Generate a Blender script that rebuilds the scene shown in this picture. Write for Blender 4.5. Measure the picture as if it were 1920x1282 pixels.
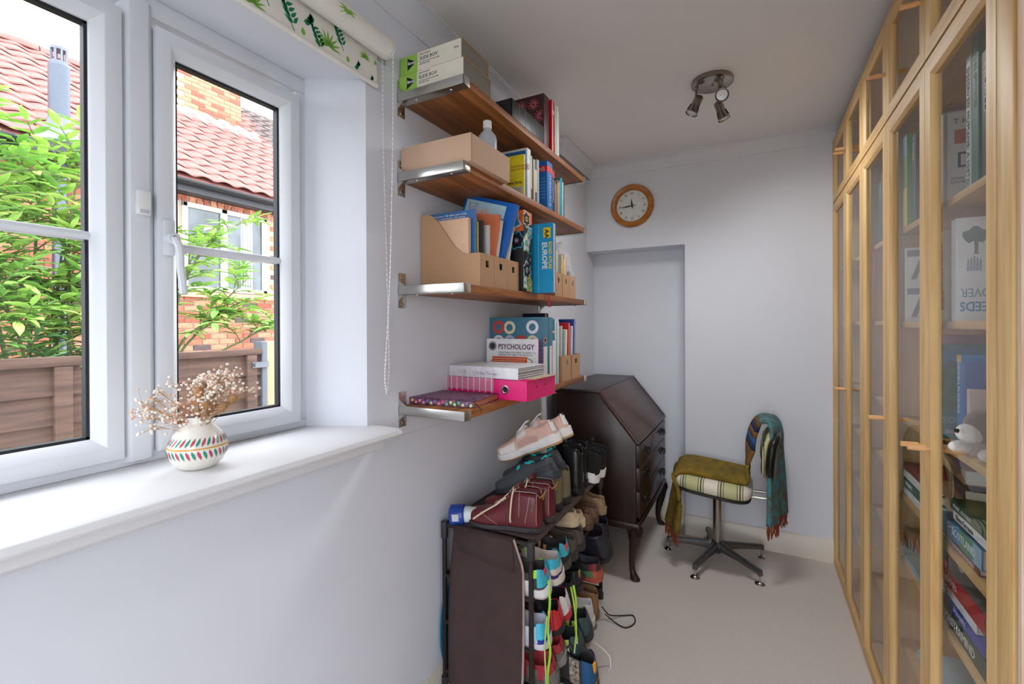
import bpy, bmesh, math, random
from mathutils import Vector, Matrix, Euler
random.seed(7)
SC = bpy.context.scene
for o in list(bpy.data.objects): bpy.data.objects.remove(o)
COL = SC.collection
R = math.radians

# ---------------------------------------------------------------- camera, world, exposure
cam_d = bpy.data.cameras.new('camera'); cam = bpy.data.objects.new('camera', cam_d); COL.objects.link(cam)
cam_d.sensor_fit = 'HORIZONTAL'; cam_d.sensor_width = 36.0; cam_d.lens = 865.28/1920*36
cam_d.shift_y = (611.47-641)/1920; cam_d.clip_start = .02; cam_d.clip_end = 200
_yaw, _pit, _rol = R(27.8264), R(-.1764), R(-.2338)
_fw = Vector((-math.sin(_yaw), math.cos(_yaw), 0)); _rt = Vector((math.cos(_yaw), math.sin(_yaw), 0)); _up = Vector((0, 0, 1))
_f2 = _fw*math.cos(_pit)+_up*math.sin(_pit); _u2 = _up*math.cos(_pit)-_fw*math.sin(_pit)
_r3 = _rt*math.cos(_rol)+_u2*math.sin(_rol); _u3 = _u2*math.cos(_rol)-_rt*math.sin(_rol)
cam.matrix_world = Matrix(((_r3.x, _u3.x, -_f2.x, 1.0637), (_r3.y, _u3.y, -_f2.y, -1.1928), (_r3.z, _u3.z, -_f2.z, 1.351), (0, 0, 0, 1)))
SC.camera = cam
wd = bpy.data.worlds.new('overcast_sky'); SC.world = wd; wd.use_nodes = True
_n = wd.node_tree.nodes; _l = wd.node_tree.links; _bg = _n['Background']
_tc = _n.new('ShaderNodeTexCoord'); _no = _n.new('ShaderNodeTexNoise'); _cr = _n.new('ShaderNodeValToRGB')
_no.inputs['Scale'].default_value = 2.2; _no.inputs['Detail'].default_value = 4
_cr.color_ramp.elements[0].color = (.80, .86, .95, 1); _cr.color_ramp.elements[1].color = (.95, .97, 1, 1)
_l.new(_tc.outputs['Generated'], _no.inputs['Vector']); _l.new(_no.outputs['Fac'], _cr.inputs['Fac']); _l.new(_cr.outputs['Color'], _bg.inputs['Color'])
_bg.inputs['Strength'].default_value = 3.0
SC.view_settings.view_transform = 'Standard'; SC.view_settings.look = 'None'; SC.view_settings.gamma = 1
SC.view_settings.use_curve_mapping = False; SC.view_settings.exposure = 1.14
def portal(name, loc, rot, sx, sy):
    d = bpy.data.lights.new(name, 'AREA'); d.shape = 'RECTANGLE'; d.size = sx; d.size_y = sy; d.cycles.is_portal = True
    o = bpy.data.objects.new(name, d); COL.objects.link(o); o.location = loc; o.rotation_euler = rot; return o
portal('window_portal', (-.27, -1.0, 1.57), (0, R(-90), 0), 1.1, 1.62)
portal('added_door_portal', (1.10, -2.16, 1.12), (R(90), 0, 0), 1.1, 2.2)

# ---------------------------------------------------------------- materials
def lin(c):
    return tuple((x/12.92 if x <= .04045 else ((x+.055)/1.055)**2.4) for x in (v/255 for v in c))
MATS = {}
def mat(name, col, rough=.5, metal=0., var=.06, scale=30., bump=0., bscale=300., stretch=(1, 1, 1), spec=.5, col2=None, detail=4, sheen=0., coat=0., alpha=1., trans=0., dist=0.):
    if name in MATS: return MATS[name]
    m = bpy.data.materials.new(name); m.use_nodes = True; MATS[name] = m
    N = m.node_tree.nodes; K = m.node_tree.links; b = N['Principled BSDF']
    tc = N.new('ShaderNodeTexCoord'); mp = N.new('ShaderNodeMapping'); mp.inputs['Scale'].default_value = stretch
    nz = N.new('ShaderNodeTexNoise'); nz.inputs['Scale'].default_value = scale; nz.inputs['Detail'].default_value = detail; nz.inputs['Distortion'].default_value = dist
    cr = N.new('ShaderNodeValToRGB'); c = lin(col)
    if col2 is None:
        a = tuple(max(0, x*(1-var)) for x in c); e = tuple(min(1, x*(1+var)) for x in c)
    else: a, e = lin(col2), c
    cr.color_ramp.elements[0].position = .3; cr.color_ramp.elements[1].position = .7
    cr.color_ramp.elements[0].color = (*a, 1); cr.color_ramp.elements[1].color = (*e, 1)
    K.new(tc.outputs['Object'], mp.inputs['Vector']); K.new(mp.outputs['Vector'], nz.inputs['Vector']); K.new(nz.outputs['Fac'], cr.inputs['Fac']); K.new(cr.outputs['Color'], b.inputs['Base Color'])
    b.inputs['Roughness'].default_value = rough; b.inputs['Metallic'].default_value = metal; b.inputs['Specular IOR Level'].default_value = spec
    if sheen: b.inputs['Sheen Weight'].default_value = sheen
    if coat: b.inputs['Coat Weight'].default_value = coat; b.inputs['Coat Roughness'].default_value = .1
    if alpha < 1: b.inputs['Alpha'].default_value = alpha
    if trans: b.inputs['Transmission Weight'].default_value = trans
    if bump:
        n2 = N.new('ShaderNodeTexNoise'); n2.inputs['Scale'].default_value = bscale; n2.inputs['Detail'].default_value = 3
        bp = N.new('ShaderNodeBump'); bp.inputs['Strength'].default_value = bump; bp.inputs['Distance'].default_value = .004
        K.new(tc.outputs['Object'], n2.inputs['Vector']); K.new(n2.outputs['Fac'], bp.inputs['Height']); K.new(bp.outputs['Normal'], b.inputs['Normal'])
    return m
def woodmat(name, c1, c2, axis=1, rough=.4, scale=9., stave=None, coat=0.):
    """long grain along one axis; stave=(width,length) adds glued staves of differing tone"""
    if name in MATS: return MATS[name]
    m = bpy.data.materials.new(name); m.use_nodes = True; MATS[name] = m
    N = m.node_tree.nodes; K = m.node_tree.links; b = N['Principled BSDF']
    tc = N.new('ShaderNodeTexCoord'); mp = N.new('ShaderNodeMapping'); s = [12, 12, 12]; s[axis] = .9; mp.inputs['Scale'].default_value = s
    nz = N.new('ShaderNodeTexNoise'); nz.inputs['Scale'].default_value = scale/3; nz.inputs['Detail'].default_value = 6; nz.inputs['Distortion'].default_value = .6
    cr = N.new('ShaderNodeValToRGB'); cr.color_ramp.elements[0].position = .32; cr.color_ramp.elements[1].position = .68
    cr.color_ramp.elements[0].color = (*lin(c1), 1); cr.color_ramp.elements[1].color = (*lin(c2), 1)
    K.new(tc.outputs['Object'], mp.inputs['Vector']); K.new(mp.outputs['Vector'], nz.inputs['Vector']); K.new(nz.outputs['Fac'], cr.inputs['Fac'])
    out = cr.outputs['Color']
    if stave:
        bk = N.new('ShaderNodeTexBrick'); bk.inputs['Scale'].default_value = 1; bk.inputs['Brick Width'].default_value = stave[1]; bk.inputs['Row Height'].default_value = stave[0]
        bk.inputs['Mortar Size'].default_value = .0; bk.inputs['Color1'].default_value = (.62, .62, .62, 1); bk.inputs['Color2'].default_value = (1.25, 1.2, 1.15, 1); bk.offset = .37
        m2 = N.new('ShaderNodeMapping'); m2.inputs['Rotation'].default_value = (0, 0, R(90)); K.new(tc.outputs['Object'], m2.inputs['Vector']); K.new(m2.outputs['Vector'], bk.inputs['Vector'])
        mx = N.new('ShaderNodeMix'); mx.data_type = 'RGBA'; mx.blend_type = 'MULTIPLY'; mx.inputs[0].default_value = .8
        K.new(out, mx.inputs[6]); K.new(bk.outputs['Color'], mx.inputs[7]); out = mx.outputs[2]
    K.new(out, b.inputs['Base Color']); b.inputs['Roughness'].default_value = rough
    if coat: b.inputs['Coat Weight'].default_value = coat; b.inputs['Coat Roughness'].default_value = .15
    return m
def glassmat(name, tint=(1, 1, 1), rough=.0, base=.0, ior=1.5):
    if name in MATS: return MATS[name]
    m = bpy.data.materials.new(name); m.use_nodes = True; MATS[name] = m
    N = m.node_tree.nodes; K = m.node_tree.links
    for n in list(N):
        if n.type == 'BSDF_PRINCIPLED': N.remove(n)
    out = [n for n in N if n.type == 'OUTPUT_MATERIAL'][0]
    t = N.new('ShaderNodeBsdfTransparent'); t.inputs['Color'].default_value = (*tint, 1)
    g = N.new('ShaderNodeBsdfGlossy'); g.inputs['Roughness'].default_value = rough
    fr = N.new('ShaderNodeFresnel'); fr.inputs['IOR'].default_value = ior
    mx = N.new('ShaderNodeMixShader'); ge = N.new('ShaderNodeNewGeometry'); sb = N.new('ShaderNodeMath'); sb.operation = 'SUBTRACT'; sb.inputs[0].default_value = 1; K.new(ge.outputs['Backfacing'], sb.inputs[1])
    mu = N.new('ShaderNodeMath'); mu.operation = 'MULTIPLY'; K.new(fr.outputs[0], mu.inputs[0]); K.new(sb.outputs[0], mu.inputs[1]); K.new(mu.outputs[0], mx.inputs[0]); K.new(t.outputs[0], mx.inputs[1]); K.new(g.outputs[0], mx.inputs[2])
    last = mx.outputs[0]
    if base:
        d = N.new('ShaderNodeBsdfDiffuse'); d.inputs['Color'].default_value = (.9, .92, .95, 1); m3 = N.new('ShaderNodeMixShader'); m3.inputs[0].default_value = base
        K.new(last, m3.inputs[1]); K.new(d.outputs[0], m3.inputs[2]); last = m3.outputs[0]
    K.new(last, out.inputs['Surface'])
    return m
_pc = {}
def C(r, g, b, rough=.5, **k):
    """plain coloured material with a faint mottle"""
    key = 'c_%d_%d_%d_%d' % (r, g, b, int(rough*100)) + ''.join(sorted('%s%s' % (a, str(v)) for a, v in k.items()))
    return mat(key, (r, g, b), rough, **k)

# ---------------------------------------------------------------- mesh helpers
class MB:
    def __init__(s): s.v = []; s.f = []; s.m = []
    def add(s, vs, fs, mi=0):
        o = len(s.v); s.v += [tuple(v) for v in vs]
        for f in fs: s.f.append(tuple(i+o for i in f)); s.m.append(mi)
        return s
    def box(s, a, b, mi=0, M=None):
        x0, y0, z0 = (min(a[i], b[i]) for i in range(3)); x1, y1, z1 = (max(a[i], b[i]) for i in range(3))
        vs = [(x0, y0, z0), (x1, y0, z0), (x1, y1, z0), (x0, y1, z0), (x0, y0, z1), (x1, y0, z1), (x1, y1, z1), (x0, y1, z1)]
        if M is not None: vs = [tuple(M @ Vector(v)) for v in vs]
        return s.add(vs, [(3, 2, 1, 0), (4, 5, 6, 7), (0, 1, 5, 4), (1, 2, 6, 5), (2, 3, 7, 6), (3, 0, 4, 7)], mi)
    def loft(s, rings, mi=0, caps=True, closed=True):
        n = len(rings[0]); vs = [p for r in rings for p in r]; fs = []
        for i in range(len(rings)-1):
            for j in range(n if closed else n-1):
                k = (j+1) % n; fs.append((i*n+j, i*n+k, (i+1)*n+k, (i+1)*n+j))
        if caps: fs.append(tuple(range(n-1, -1, -1))); fs.append(tuple((len(rings)-1)*n+j for j in range(n)))
        return s.add(vs, fs, mi)
    def tube(s, pts, r, n=8, mi=0, caps=True):
        pts = [Vector(p) for p in pts]; rs = r if isinstance(r, (list, tuple)) else [r]*len(pts); rings = []; pu = None
        for i, p in enumerate(pts):
            d = (pts[min(i+1, len(pts)-1)]-pts[max(i-1, 0)])
            if d.length < 1e-9: d = Vector((0, 0, 1))
            d.normalize()
            if pu is None: pu = d.orthogonal().normalized()
            u = pu - d*pu.dot(d)
            if u.length < 1e-6: u = d.orthogonal()
            u.normalize(); w = d.cross(u); pu = u
            rings.append([p+(u*math.cos(2*math.pi*k/n)+w*math.sin(2*math.pi*k/n))*rs[i] for k in range(n)])
        return s.loft(rings, mi, caps)
    def cyl(s, a, b, r0, r1=None, n=16, mi=0): return s.tube([a, b], [r0, r0 if r1 is None else r1], n, mi)
    def lathe(s, prof, n=24, o=(0, 0, 0), mi=0, M=None, caps=True):
        rings = [[Vector((o[0]+r*math.cos(2*math.pi*k/n), o[1]+r*math.sin(2*math.pi*k/n), o[2]+z)) for k in range(n)] for r, z in prof]
        if M is not None: rings = [[M @ p for p in q] for q in rings]
        return s.loft(rings, mi, caps)
    def prism(s, poly, axis, a0, a1, mi=0):
        """poly in the two other axes (cyclic order kept x,y,z)"""
        def P(q, a):
            return (a, q[0], q[1]) if axis == 0 else ((q[0], a, q[1]) if axis == 1 else (q[0], q[1], a))
        n = len(poly); vs = [P(q, a0) for q in poly]+[P(q, a1) for q in poly]
        fs = [tuple(range(n)), tuple(range(2*n-1, n-1, -1))]+[(i, i+n, (i+1) % n+n, (i+1) % n) for i in range(n)]
        return s.add(vs, fs, mi)
    def ball(s, c, r, n=8, mi=0, sc=(1, 1, 1)):
        prof = [(math.sin(math.pi*i/(n//2+1)), -math.cos(math.pi*i/(n//2+1))) for i in range(1, n//2+1)]
        rings = [[(c[0]+r*sc[0]*q*math.cos(2*math.pi*k/n), c[1]+r*sc[1]*q*math.sin(2*math.pi*k/n), c[2]+r*sc[2]*z) for k in range(n)] for q, z in prof]
        return s.loft(rings, mi)
    def mesh(s, name, bevel=0, smooth=40, seg=2):
        me = bpy.data.meshes.new(name); me.from_pydata(s.v, [], s.f)
        for p, i in zip(me.polygons, s.m): p.material_index = i
        bm = bmesh.new(); bm.from_mesh(me); bmesh.ops.recalc_face_normals(bm, faces=bm.faces)
        if bevel:
            ed = [e for e in bm.edges if len(e.link_faces) == 2 and e.calc_face_angle(0) > R(30)]
            bmesh.ops.bevel(bm, geom=ed, offset=bevel, segments=seg, affect='EDGES', profile=.5, clamp_overlap=True)
        bm.to_mesh(me); bm.free()
        if smooth:
            for p in me.polygons: p.use_smooth = True
            me.set_sharp_from_angle(angle=R(smooth))
        return me
    def build(s, name, mats, parent=None, bevel=0, smooth=40, loc=None, rot=None, sub=0, seg=2, solid=0):
        me = s.mesh(name, bevel, smooth, seg)
        for m in (mats if isinstance(mats, (list, tuple)) else [mats]): me.materials.append(m)
        return link(name, me, parent, loc, rot, sub, solid)
def link(name, me, parent=None, loc=None, rot=None, sub=0, solid=0):
    o = bpy.data.objects.new(name, me); COL.objects.link(o)
    if parent is not None: o.parent = parent
    if loc is not None: o.location = loc
    if rot is not None: o.rotation_euler = rot
    if solid: q = o.modifiers.new('thickness', 'SOLIDIFY'); q.thickness = solid; q.offset = 0
    if sub: q = o.modifiers.new('smooth', 'SUBSURF'); q.levels = sub; q.render_levels = sub
    return o
def tag(o, label=None, cat=None, group=None, kind=None):
    if label: o['label'] = label
    if cat: o['category'] = cat
    if group: o['group'] = group
    if kind: o['kind'] = kind
    return o
def thing(name, label, cat, loc=(0, 0, 0), rot=(0, 0, 0), group=None):
    o = bpy.data.objects.new(name, None); COL.objects.link(o); o.location = loc; o.rotation_euler = rot; o.empty_display_size = .05
    return tag(o, label, cat, group)
def struct(o): o['kind'] = 'structure'; return o
def frame(o, right, up):
    r = Vector(right).normalized(); u = Vector(up).normalized(); n = r.cross(u)
    return Matrix(((r.x, u.x, n.x, o[0]), (r.y, u.y, n.y, o[1]), (r.z, u.z, n.z, o[2]), (0, 0, 0, 1)))
def text(s, size, o, right, up, m, parent, align='LEFT', width=1., name='lettering', ext=.0003, shear=0., bold=0.):
    """flat print: letters as a thin mesh at origin o, reading along 'right'"""
    cu = bpy.data.curves.new('txt', 'FONT'); cu.body = s; cu.size = size; cu.align_x = align; cu.extrude = ext; cu.shear = shear; cu.resolution_u = 2; cu.offset = bold
    to = bpy.data.objects.new('txt', cu); COL.objects.link(to)
    bpy.context.view_layer.update()
    me = bpy.data.meshes.new_from_object(to.evaluated_get(bpy.context.evaluated_depsgraph_get())); bpy.data.objects.remove(to); bpy.data.curves.remove(cu)
    me.transform(Matrix.Diagonal((width, 1, 1, 1))); me.transform(frame(o, right, up)); me.materials.clear(); me.materials.append(m)
    me.name = name
    return link(name, me, parent)
def curve_pts(ctrl, n=6):
    """Catmull-Rom through control points"""
    P = [Vector(c) for c in ctrl]; P = [P[0]*2-P[1]]+P+[P[-1]*2-P[-2]]; out = []
    for i in range(1, len(P)-2):
        for k in range(n):
            t = k/n; a, b, c, d = P[i-1], P[i], P[i+1], P[i+2]
            out.append(.5*((2*b)+(c-a)*t+(2*a-5*b+4*c-d)*t*t+(3*b-a-3*c+d)*t**3))
    out.append(P[-2]); return out
def lerp_tab(tab, t):
    for (a, va), (b, vb) in zip(tab, tab[1:]):
        if t <= b: return va+(vb-va)*((t-a)/(b-a) if b > a else 0)
    return tab[-1][1]

# common materials
M_wall = mat('wall_paint', (224, 227, 235), .9, var=.012, scale=3, bump=.06, bscale=60)
M_ceil = mat('ceiling_paint', (234, 233, 233), .95, var=.012, scale=3, bump=.06, bscale=80)
M_trim = mat('white_gloss_paint', (232, 232, 234), .6, var=.015, scale=6, spec=.25)
M_cream = mat('cream_gloss_paint', (222, 214, 200), .4, var=.03, scale=6)
M_upvc = mat('white_upvc', (226, 230, 236), .3, var=.012, scale=8)
M_gasket = mat('black_gasket', (26, 30, 36), .6)
M_carpet = mat('beige_carpet_pile', (238, 228, 220), 1., var=.09, scale=260, bump=.9, bscale=420, col2=(212, 201, 192), sheen=.0, detail=6)
M_steel = mat('brushed_steel', (205, 203, 198), .28, 1., var=.05, scale=40, stretch=(1, 30, 30))
M_chrome = mat('polished_chrome', (200, 200, 200), .12, 1.)
M_nickel = mat('satin_nickel', (150, 140, 132), .25, 1.)
M_black = C(18, 18, 20, .5)
M_ink = C(24, 24, 28, .6)
M_white = C(238, 238, 238, .5)
M_paper = mat('paper_edges', (232, 226, 212), .8, var=.06, scale=300, stretch=(.1, 20, .1))
M_card = mat('brown_cardboard', (186, 146, 110), .8, var=.05, scale=120)
M_card2 = mat('pale_cardboard', (206, 172, 146), .8, var=.03, scale=120)
M_birch = woodmat('birch_veneer', (206, 163, 102), (232, 196, 138), axis=2, rough=.5, coat=.0)
M_birchY = woodmat('birch_veneer_rail', (200, 156, 98), (228, 190, 132), axis=1, rough=.5, coat=.0)
M_oak = woodmat('oiled_shelf_wood', (126, 75, 38), (170, 109, 60), axis=1, rough=.55, stave=(.055, .36))
M_mahog = woodmat('dark_mahogany', (26, 11, 8), (46, 20, 14), axis=2, rough=.4, coat=.15)
M_pane = glassmat('clear_pane')
M_cabpane = glassmat('cabinet_pane', (.96, .97, .97), ior=1.8)
# ================================================================ THE ROOM
L = 1.958; CEIL = 2.455; YN = -2.1; XR = 1.765; W = 1.45; TH = .30
b = MB(); b.box((-.3, YN-.1, -.06), (XR+.1, L+.3, 0)); struct(b.build('floor', M_carpet))
b = MB(); b.box((-.3, YN-.1, CEIL), (XR+.1, L+.3, CEIL+.06)); struct(b.build('ceiling', M_ceil))
# left wall with the window opening and its splayed reveal
b = MB(); SILL = 1.012; HEAD = 2.112; WY0 = -1.84; WY1 = -.14
b.box((-TH, YN-.1, -.05), (0, L+.3, SILL)); b.box((-TH, YN-.1, HEAD), (0, L+.3, CEIL))
b.prism([(0, WY1), (0, L+.3), (-TH, L+.3), (-TH, -.225), (-.16, -.225)], 2, SILL, HEAD)
b.prism([(0, WY0), (-.16, WY0+.08), (-TH, WY0+.08), (-TH, YN-.1), (0, YN-.1)], 2, SILL, HEAD)
struct(b.build('wall_left', M_wall))
# back wall with a shallow alcove
b = MB(); AX = .662; AZ = 1.866; AD = .18
b.prism([(-.3, AZ), (AX-.006, AZ), (AX-.002, AZ-.002), (AX, AZ-.006), (AX, 0), (XR+.1, 0), (XR+.1, CEIL), (-.3, CEIL)], 1, L, L+.3); b.box((-.02, L+AD, 0), (AX, L+.3, AZ))
struct(b.build('wall_back', M_wall))
b = MB(); b.box((XR, YN-.1, 0), (XR+.1, L+.3, CEIL)); struct(b.build('wall_right', M_wall))
b = MB(); b.box((-.3, YN-.1, 0), (.55, YN, CEIL)); b.box((1.66, YN-.1, 0), (XR+.1, YN, CEIL)); b.box((.55, YN-.1, 2.22), (1.66, YN, CEIL)); struct(b.build('wall_near', M_wall))
# unseen glazed door, added behind the camera to let sky light in
d = struct(MB().box((.55, YN-.08, 0), (.61, YN-.03, 2.22)).box((1.60, YN-.08, 0), (1.66, YN-.03, 2.22)).box((.61, YN-.08, 2.16), (1.6, YN-.03, 2.22)).box((.61, YN-.08, 0), (1.6, YN-.03, .08)).build('added_door_1', M_upvc))
MB().box((.61, YN-.06, .08), (1.6, YN-.054, 2.16)).build('pane', M_pane, d)
# coving: a concave moulding between wall and ceiling
def coving(name, run, n_out, c=.062, drop=.082):
    """run: polyline on the wall at ceiling level; n_out: list of outward directions at each point (mitre)"""
    prof = [(0, -drop), (.006, -drop), (.010, -drop*.62), (.022, -drop*.34), (.042, -drop*.16), (c-.006, -.010), (c-.006, -.006), (c, -.006), (c, 0), (0, 0)]
    b = MB(); b.loft([[(p[0]+nx*q, p[1]+ny*q, CEIL+z) for q, z in prof] for p, (nx, ny) in zip(run, n_out)], 0)
    return struct(b.build(name, M_wall, smooth=25))
coving('trim_1', [(0, YN), (0, 1.40), (.03, 1.40), (.03, L), (XR, L)], [(1, 0), (1, -1), (1, -1), (1, -1), (0, -1)])
# skirting boards
b = MB(); b.prism([(L-.016, 0), (L-.016, .115), (L-.008, .128), (L, .128), (L, 0)], 0, AX, W+.02); struct(b.build('baseboard_back', M_cream))
b = MB(); b.prism([(L+AD-.016, 0), (L+AD-.016, .115), (L+AD-.008, .128), (L+AD, .128), (L+AD, 0)], 0, 0, AX); struct(b.build('baseboard_alcove', M_cream))
b = MB(); b.prism([(0, 0), (.012, 0), (.012, .05), (.006, .06), (0, .06)], 1, YN, 1.36); struct(b.build('baseboard_left', M_cream))
# inner sill board with a rounded nose and a batten under it
b = MB(); b.prism([(-.2, SILL), (.10, SILL), (.118, SILL+.006), (.124, SILL+.014), (.118, SILL+.024), (.10, SILL+.028), (-.2, SILL+.028)], 1, WY0-.03, -.118)
st = struct(b.build('trim_2', M_trim, bevel=.002)); st.name = 'trim_2'
b = MB(); b.prism([(0, SILL-.04), (.05, SILL-.04), (.062, SILL-.03), (.062, SILL), (0, SILL)], 1, WY0, -.135); struct(b.build('trim_3', M_trim))
b = MB(); b.box((-.003, -.14, SILL-.055), (.0015, 0.35, SILL-.035)); struct(b.build('trim_4', M_wall))
# architrave beside the bookcases
b = MB(); b.prism([(1.455, -.30), (1.455, -.14), (1.449, -.134), (1.449, -.122), (1.455, -.114), (1.50, -.112), (1.50, -.30)], 2, 0, 2.3)
struct(b.build('trim_5', mat('stripped_paint_wood', (206, 150, 92), .6, col2=(232, 220, 204), scale=5, stretch=(12, 12, .5), bump=.2, bscale=40)))
b = MB(); b.box((1.50, YN, 0), (XR, -.11, CEIL)); struct(b.build('wall_nib', M_wall))

# ---------------------------------------------------------------- window
FX = -.17                                            # room face of the outer frame
win = struct(MB().box((FX-.07, WY0+.05, 1.04), (FX, -.218, 1.064)).box((FX-.07, WY0+.05, 2.066), (FX, -.218, 2.112)).box((FX-.07, -.256, 1.064), (FX, -.222, 2.066)).box((FX-.07, WY0+.05, 1.064), (FX, WY0+.1, 2.066))
             .build('window_1', M_upvc, bevel=.003))
def sash(y0, y1, opening=True):
    w = .05; z0, z1 = 1.062, 2.045; xf = FX+.014
    pr = [(xf-.055, 0), (xf, 0), (xf, .03), (xf-.022, w), (xf-.055, w)]; b = MB()
    rg = [[(x, cy+sy*q, cz+sz*q) for x, q in pr] for cy, sy, cz, sz in ((y0, 1, z0, 1), (y1, -1, z0, 1), (y1, -1, z1, -1), (y0, 1, z1, -1))]
    b.loft(rg+[rg[0]], caps=False)
    s = b.build('sash', M_upvc, win, bevel=.0015)
    g = MB(); gx = xf-.034; e = .006
    g.box((gx-.012, y0+w-.002, z0+w-.002), (gx+.006, y0+w+e, z1-w)).box((gx-.012, y1-w-e, z0+w), (gx+.006, y1-w+.002, z1-w)).box((gx-.012, y0+w, z0+w-.002), (gx+.006, y1-w, z0+w+e)).box((gx-.012, y0+w, z1-w-e), (gx+.006, y1-w, z1-w+.002))
    g.build('gasket', M_gasket, s)
    MB().box((gx-.008, y0+w, z0+w), (gx-.004, y1-w, z1-w)).build('pane', M_pane, s)
    MB().prism([(gx-.004, 1.532), (gx+.010, 1.535), (gx+.014, 1.543), (gx+.010, 1.551), (gx-.004, 1.554)], 1, y0+w, y1-w).build('glazing_bar', M_upvc, s)
    return s
s1 = sash(-.632, -.254); sash(-1.30, -.697); sash(-1.76, -1.366)
for y0, y1 in ((-.697, -.632), (-1.366, -1.30)):
    MB().prism([(FX-.06, y0), (FX-.004, y0), (FX+.012, y0+.014), (FX+.012, y1-.014), (FX-.004, y1), (FX-.06, y1)], 2, 1.05, 2.09).build('mullion', M_upvc, win, bevel=.002)
# window handle: back plate, boss with key hole, drooping lever
hx, hy = FX+.014, -.612
h = MB().box((hx, hy-.012, 1.515), (hx+.012, hy+.012, 1.60)).build('handle', M_upvc, s1, bevel=.004)
MB().cyl((hx+.010, hy, 1.555), (hx+.034, hy, 1.555), .014, .012).tube(curve_pts([(hx+.03, hy, 1.555), (hx+.040, hy+.006, 1.53), (hx+.040, hy+.008, 1.49), (hx+.044, hy+.010, 1.45), (hx+.048, hy+.010, 1.425)]), .0085, 8).build('lever', M_upvc, h)
MB().cyl((hx+.034, hy, 1.555), (hx+.036, hy, 1.555), .005).build('keyhole', M_black, h)
sn = thing('contact_sensor', 'small white alarm sensor box stuck to the window mullion', 'sensor', (FX+.012, -.662, 1.60))
MB().box((0, -.014, 0), (.014, .014, .055)).build('case', M_white, sn, bevel=.004); MB().box((.0135, -.009, .004), (.0155, .009, .012)).build('seam', C(205, 205, 210), sn)

# ================================================================ OUTSIDE
b = MB(); b.box((-30, -30, -.62), (-TH, 40, -.6)); b.box((-TH, -30, -.62), (6, YN-.1, -.12)); struct(b.build('ground', mat('garden_ground', (120, 116, 98), 1., scale=4)))
M_tile = mat('clay_roof_tile', (158, 98, 90), .85, var=.2, scale=5); M_tile2 = mat('weathered_roof_tile', (96, 84, 80), .9, var=.2, scale=5)
M_brick = [mat('brick_orange', (166, 100, 76), .9, var=.2, scale=30), mat('brick_red', (146, 82, 64), .9, var=.2, scale=30), mat('brick_buff', (180, 124, 96), .9, var=.2, scale=30), mat('brick_blue', (84, 70, 72), .9, var=.2, scale=30)]
M_mortar = mat('mortar', (156, 142, 128), .95); M_fence = mat('weathered_fence_board', (106, 82, 70), .9, col2=(74, 57, 50), scale=5, stretch=(1, .6, 9))
HX = -5.6; EZ = 3.24                                  # neighbour: wall plane and eaves height
house = thing('neighbour_house', 'brick house with red tiled roof seen through the window', 'house', (HX, 1, -.6))
inv = Vector((-HX, -1, .6))
def hb(mb, name, m, par=house, **k):
    mb.v = [(x-HX, y-1, z+.6) for x, y, z in mb.v]; return mb.build(name, m, par, **k)
wy0, wy1, wz0, wz1 = 2.16, 3.34, 1.83, 3.0            # neighbour window
bb = MB(); bb.box((HX-.3, -3, -.6), (HX-.014, wy0, EZ)).box((HX-.3, wy1, -.6), (HX-.014, 7, EZ)).box((HX-.3, wy0, -.6), (HX-.014, wy1, wz0)).box((HX-.3, wy0, wz1), (HX-.014, wy1, EZ))
hw = hb(bb, 'wall', M_mortar)
def brick_mesh(l, h, k):
    mb = MB(); mb.box((-.05, 0, 0), (0, l, h)); me = mb.mesh('brick', bevel=.003, seg=1); me.materials.append(M_brick[k]); return me
BM = {}; rest = [MB() for _ in M_brick]; near = []
row = 0; z = -.55
while z < EZ-.06:
    y = -1.2+(row % 2)*.112
    while y < 4.6:
        l = .215; h = .065
        if not (y+l > wy0-.005 and y < wy1+.005 and z+h > wz0-.02 and z < wz1):
            k = random.choice([0, 0, 0, 1, 1, 2, 2, 3] if random.random() < .6 else [0, 2])
            near.append((0 if (2.0 < y < 3.75 and .75 < z < 3.2) else 1, y, z, l, h, k))
        y += .225
    z += .075; row += 1
near.sort(key=lambda t: t[0])
for i, (q, y, z, l, h, k) in enumerate(near):
    if q == 0 and i < 290:
        if k not in BM: BM[k] = brick_mesh(.215, .065, k)
        link('brick', BM[k], hw, (-.001+random.uniform(-.003, .003), y-1, z+.6))
    else: rest[k].box((HX-.05, y, z), (HX+random.uniform(-.003, .003), y+l, z+h))
for k, mb in enumerate(rest):
    if mb.v: hb(mb, 'far_brickwork', M_brick[k], hw, smooth=0)['kind'] = 'stuff'
# soldier course over the window
for i in range(15):
    y = wy0-.1+i*.092; mb = MB(); mb.box((HX-.05, y, wz1+.005), (HX+.004, y+.068, wz1+.215)); hb(mb, 'brick', M_brick[i % 3 if i % 4 else 1], hw, bevel=.003, seg=1)
mb = MB(); mb.box((HX-.05, wy0-.12, wz0-.09), (HX+.05, wy1+.12, wz0-.02)); hb(mb, 'window_ledge', mat('tile_ledge', (190, 140, 118), .9), hw)
nw = MB(); f = .06
nw.box((HX-.06, wy0, wz0), (HX+.01, wy0+f, wz1)).box((HX-.06, wy1-f, wz0), (HX+.01, wy1, wz1)).box((HX-.06, wy0, wz0), (HX+.01, wy1, wz0+f)).box((HX-.06, wy0, wz1-f), (HX+.01, wy1, wz1)).box((HX-.06, 2.66, wz0), (HX+.01, 2.74, wz1)).box((HX-.06, wy0, 2.36), (HX+.005, wy1, 2.42))
nwo = hb(nw, 'window', mat('cream_window_paint', (236, 230, 220), .5), house, bevel=.004)
M_dkglass = mat('dark_window_glass', (50, 58, 64), .06, col2=(92, 104, 110), scale=2.5, spec=.8)
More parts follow.
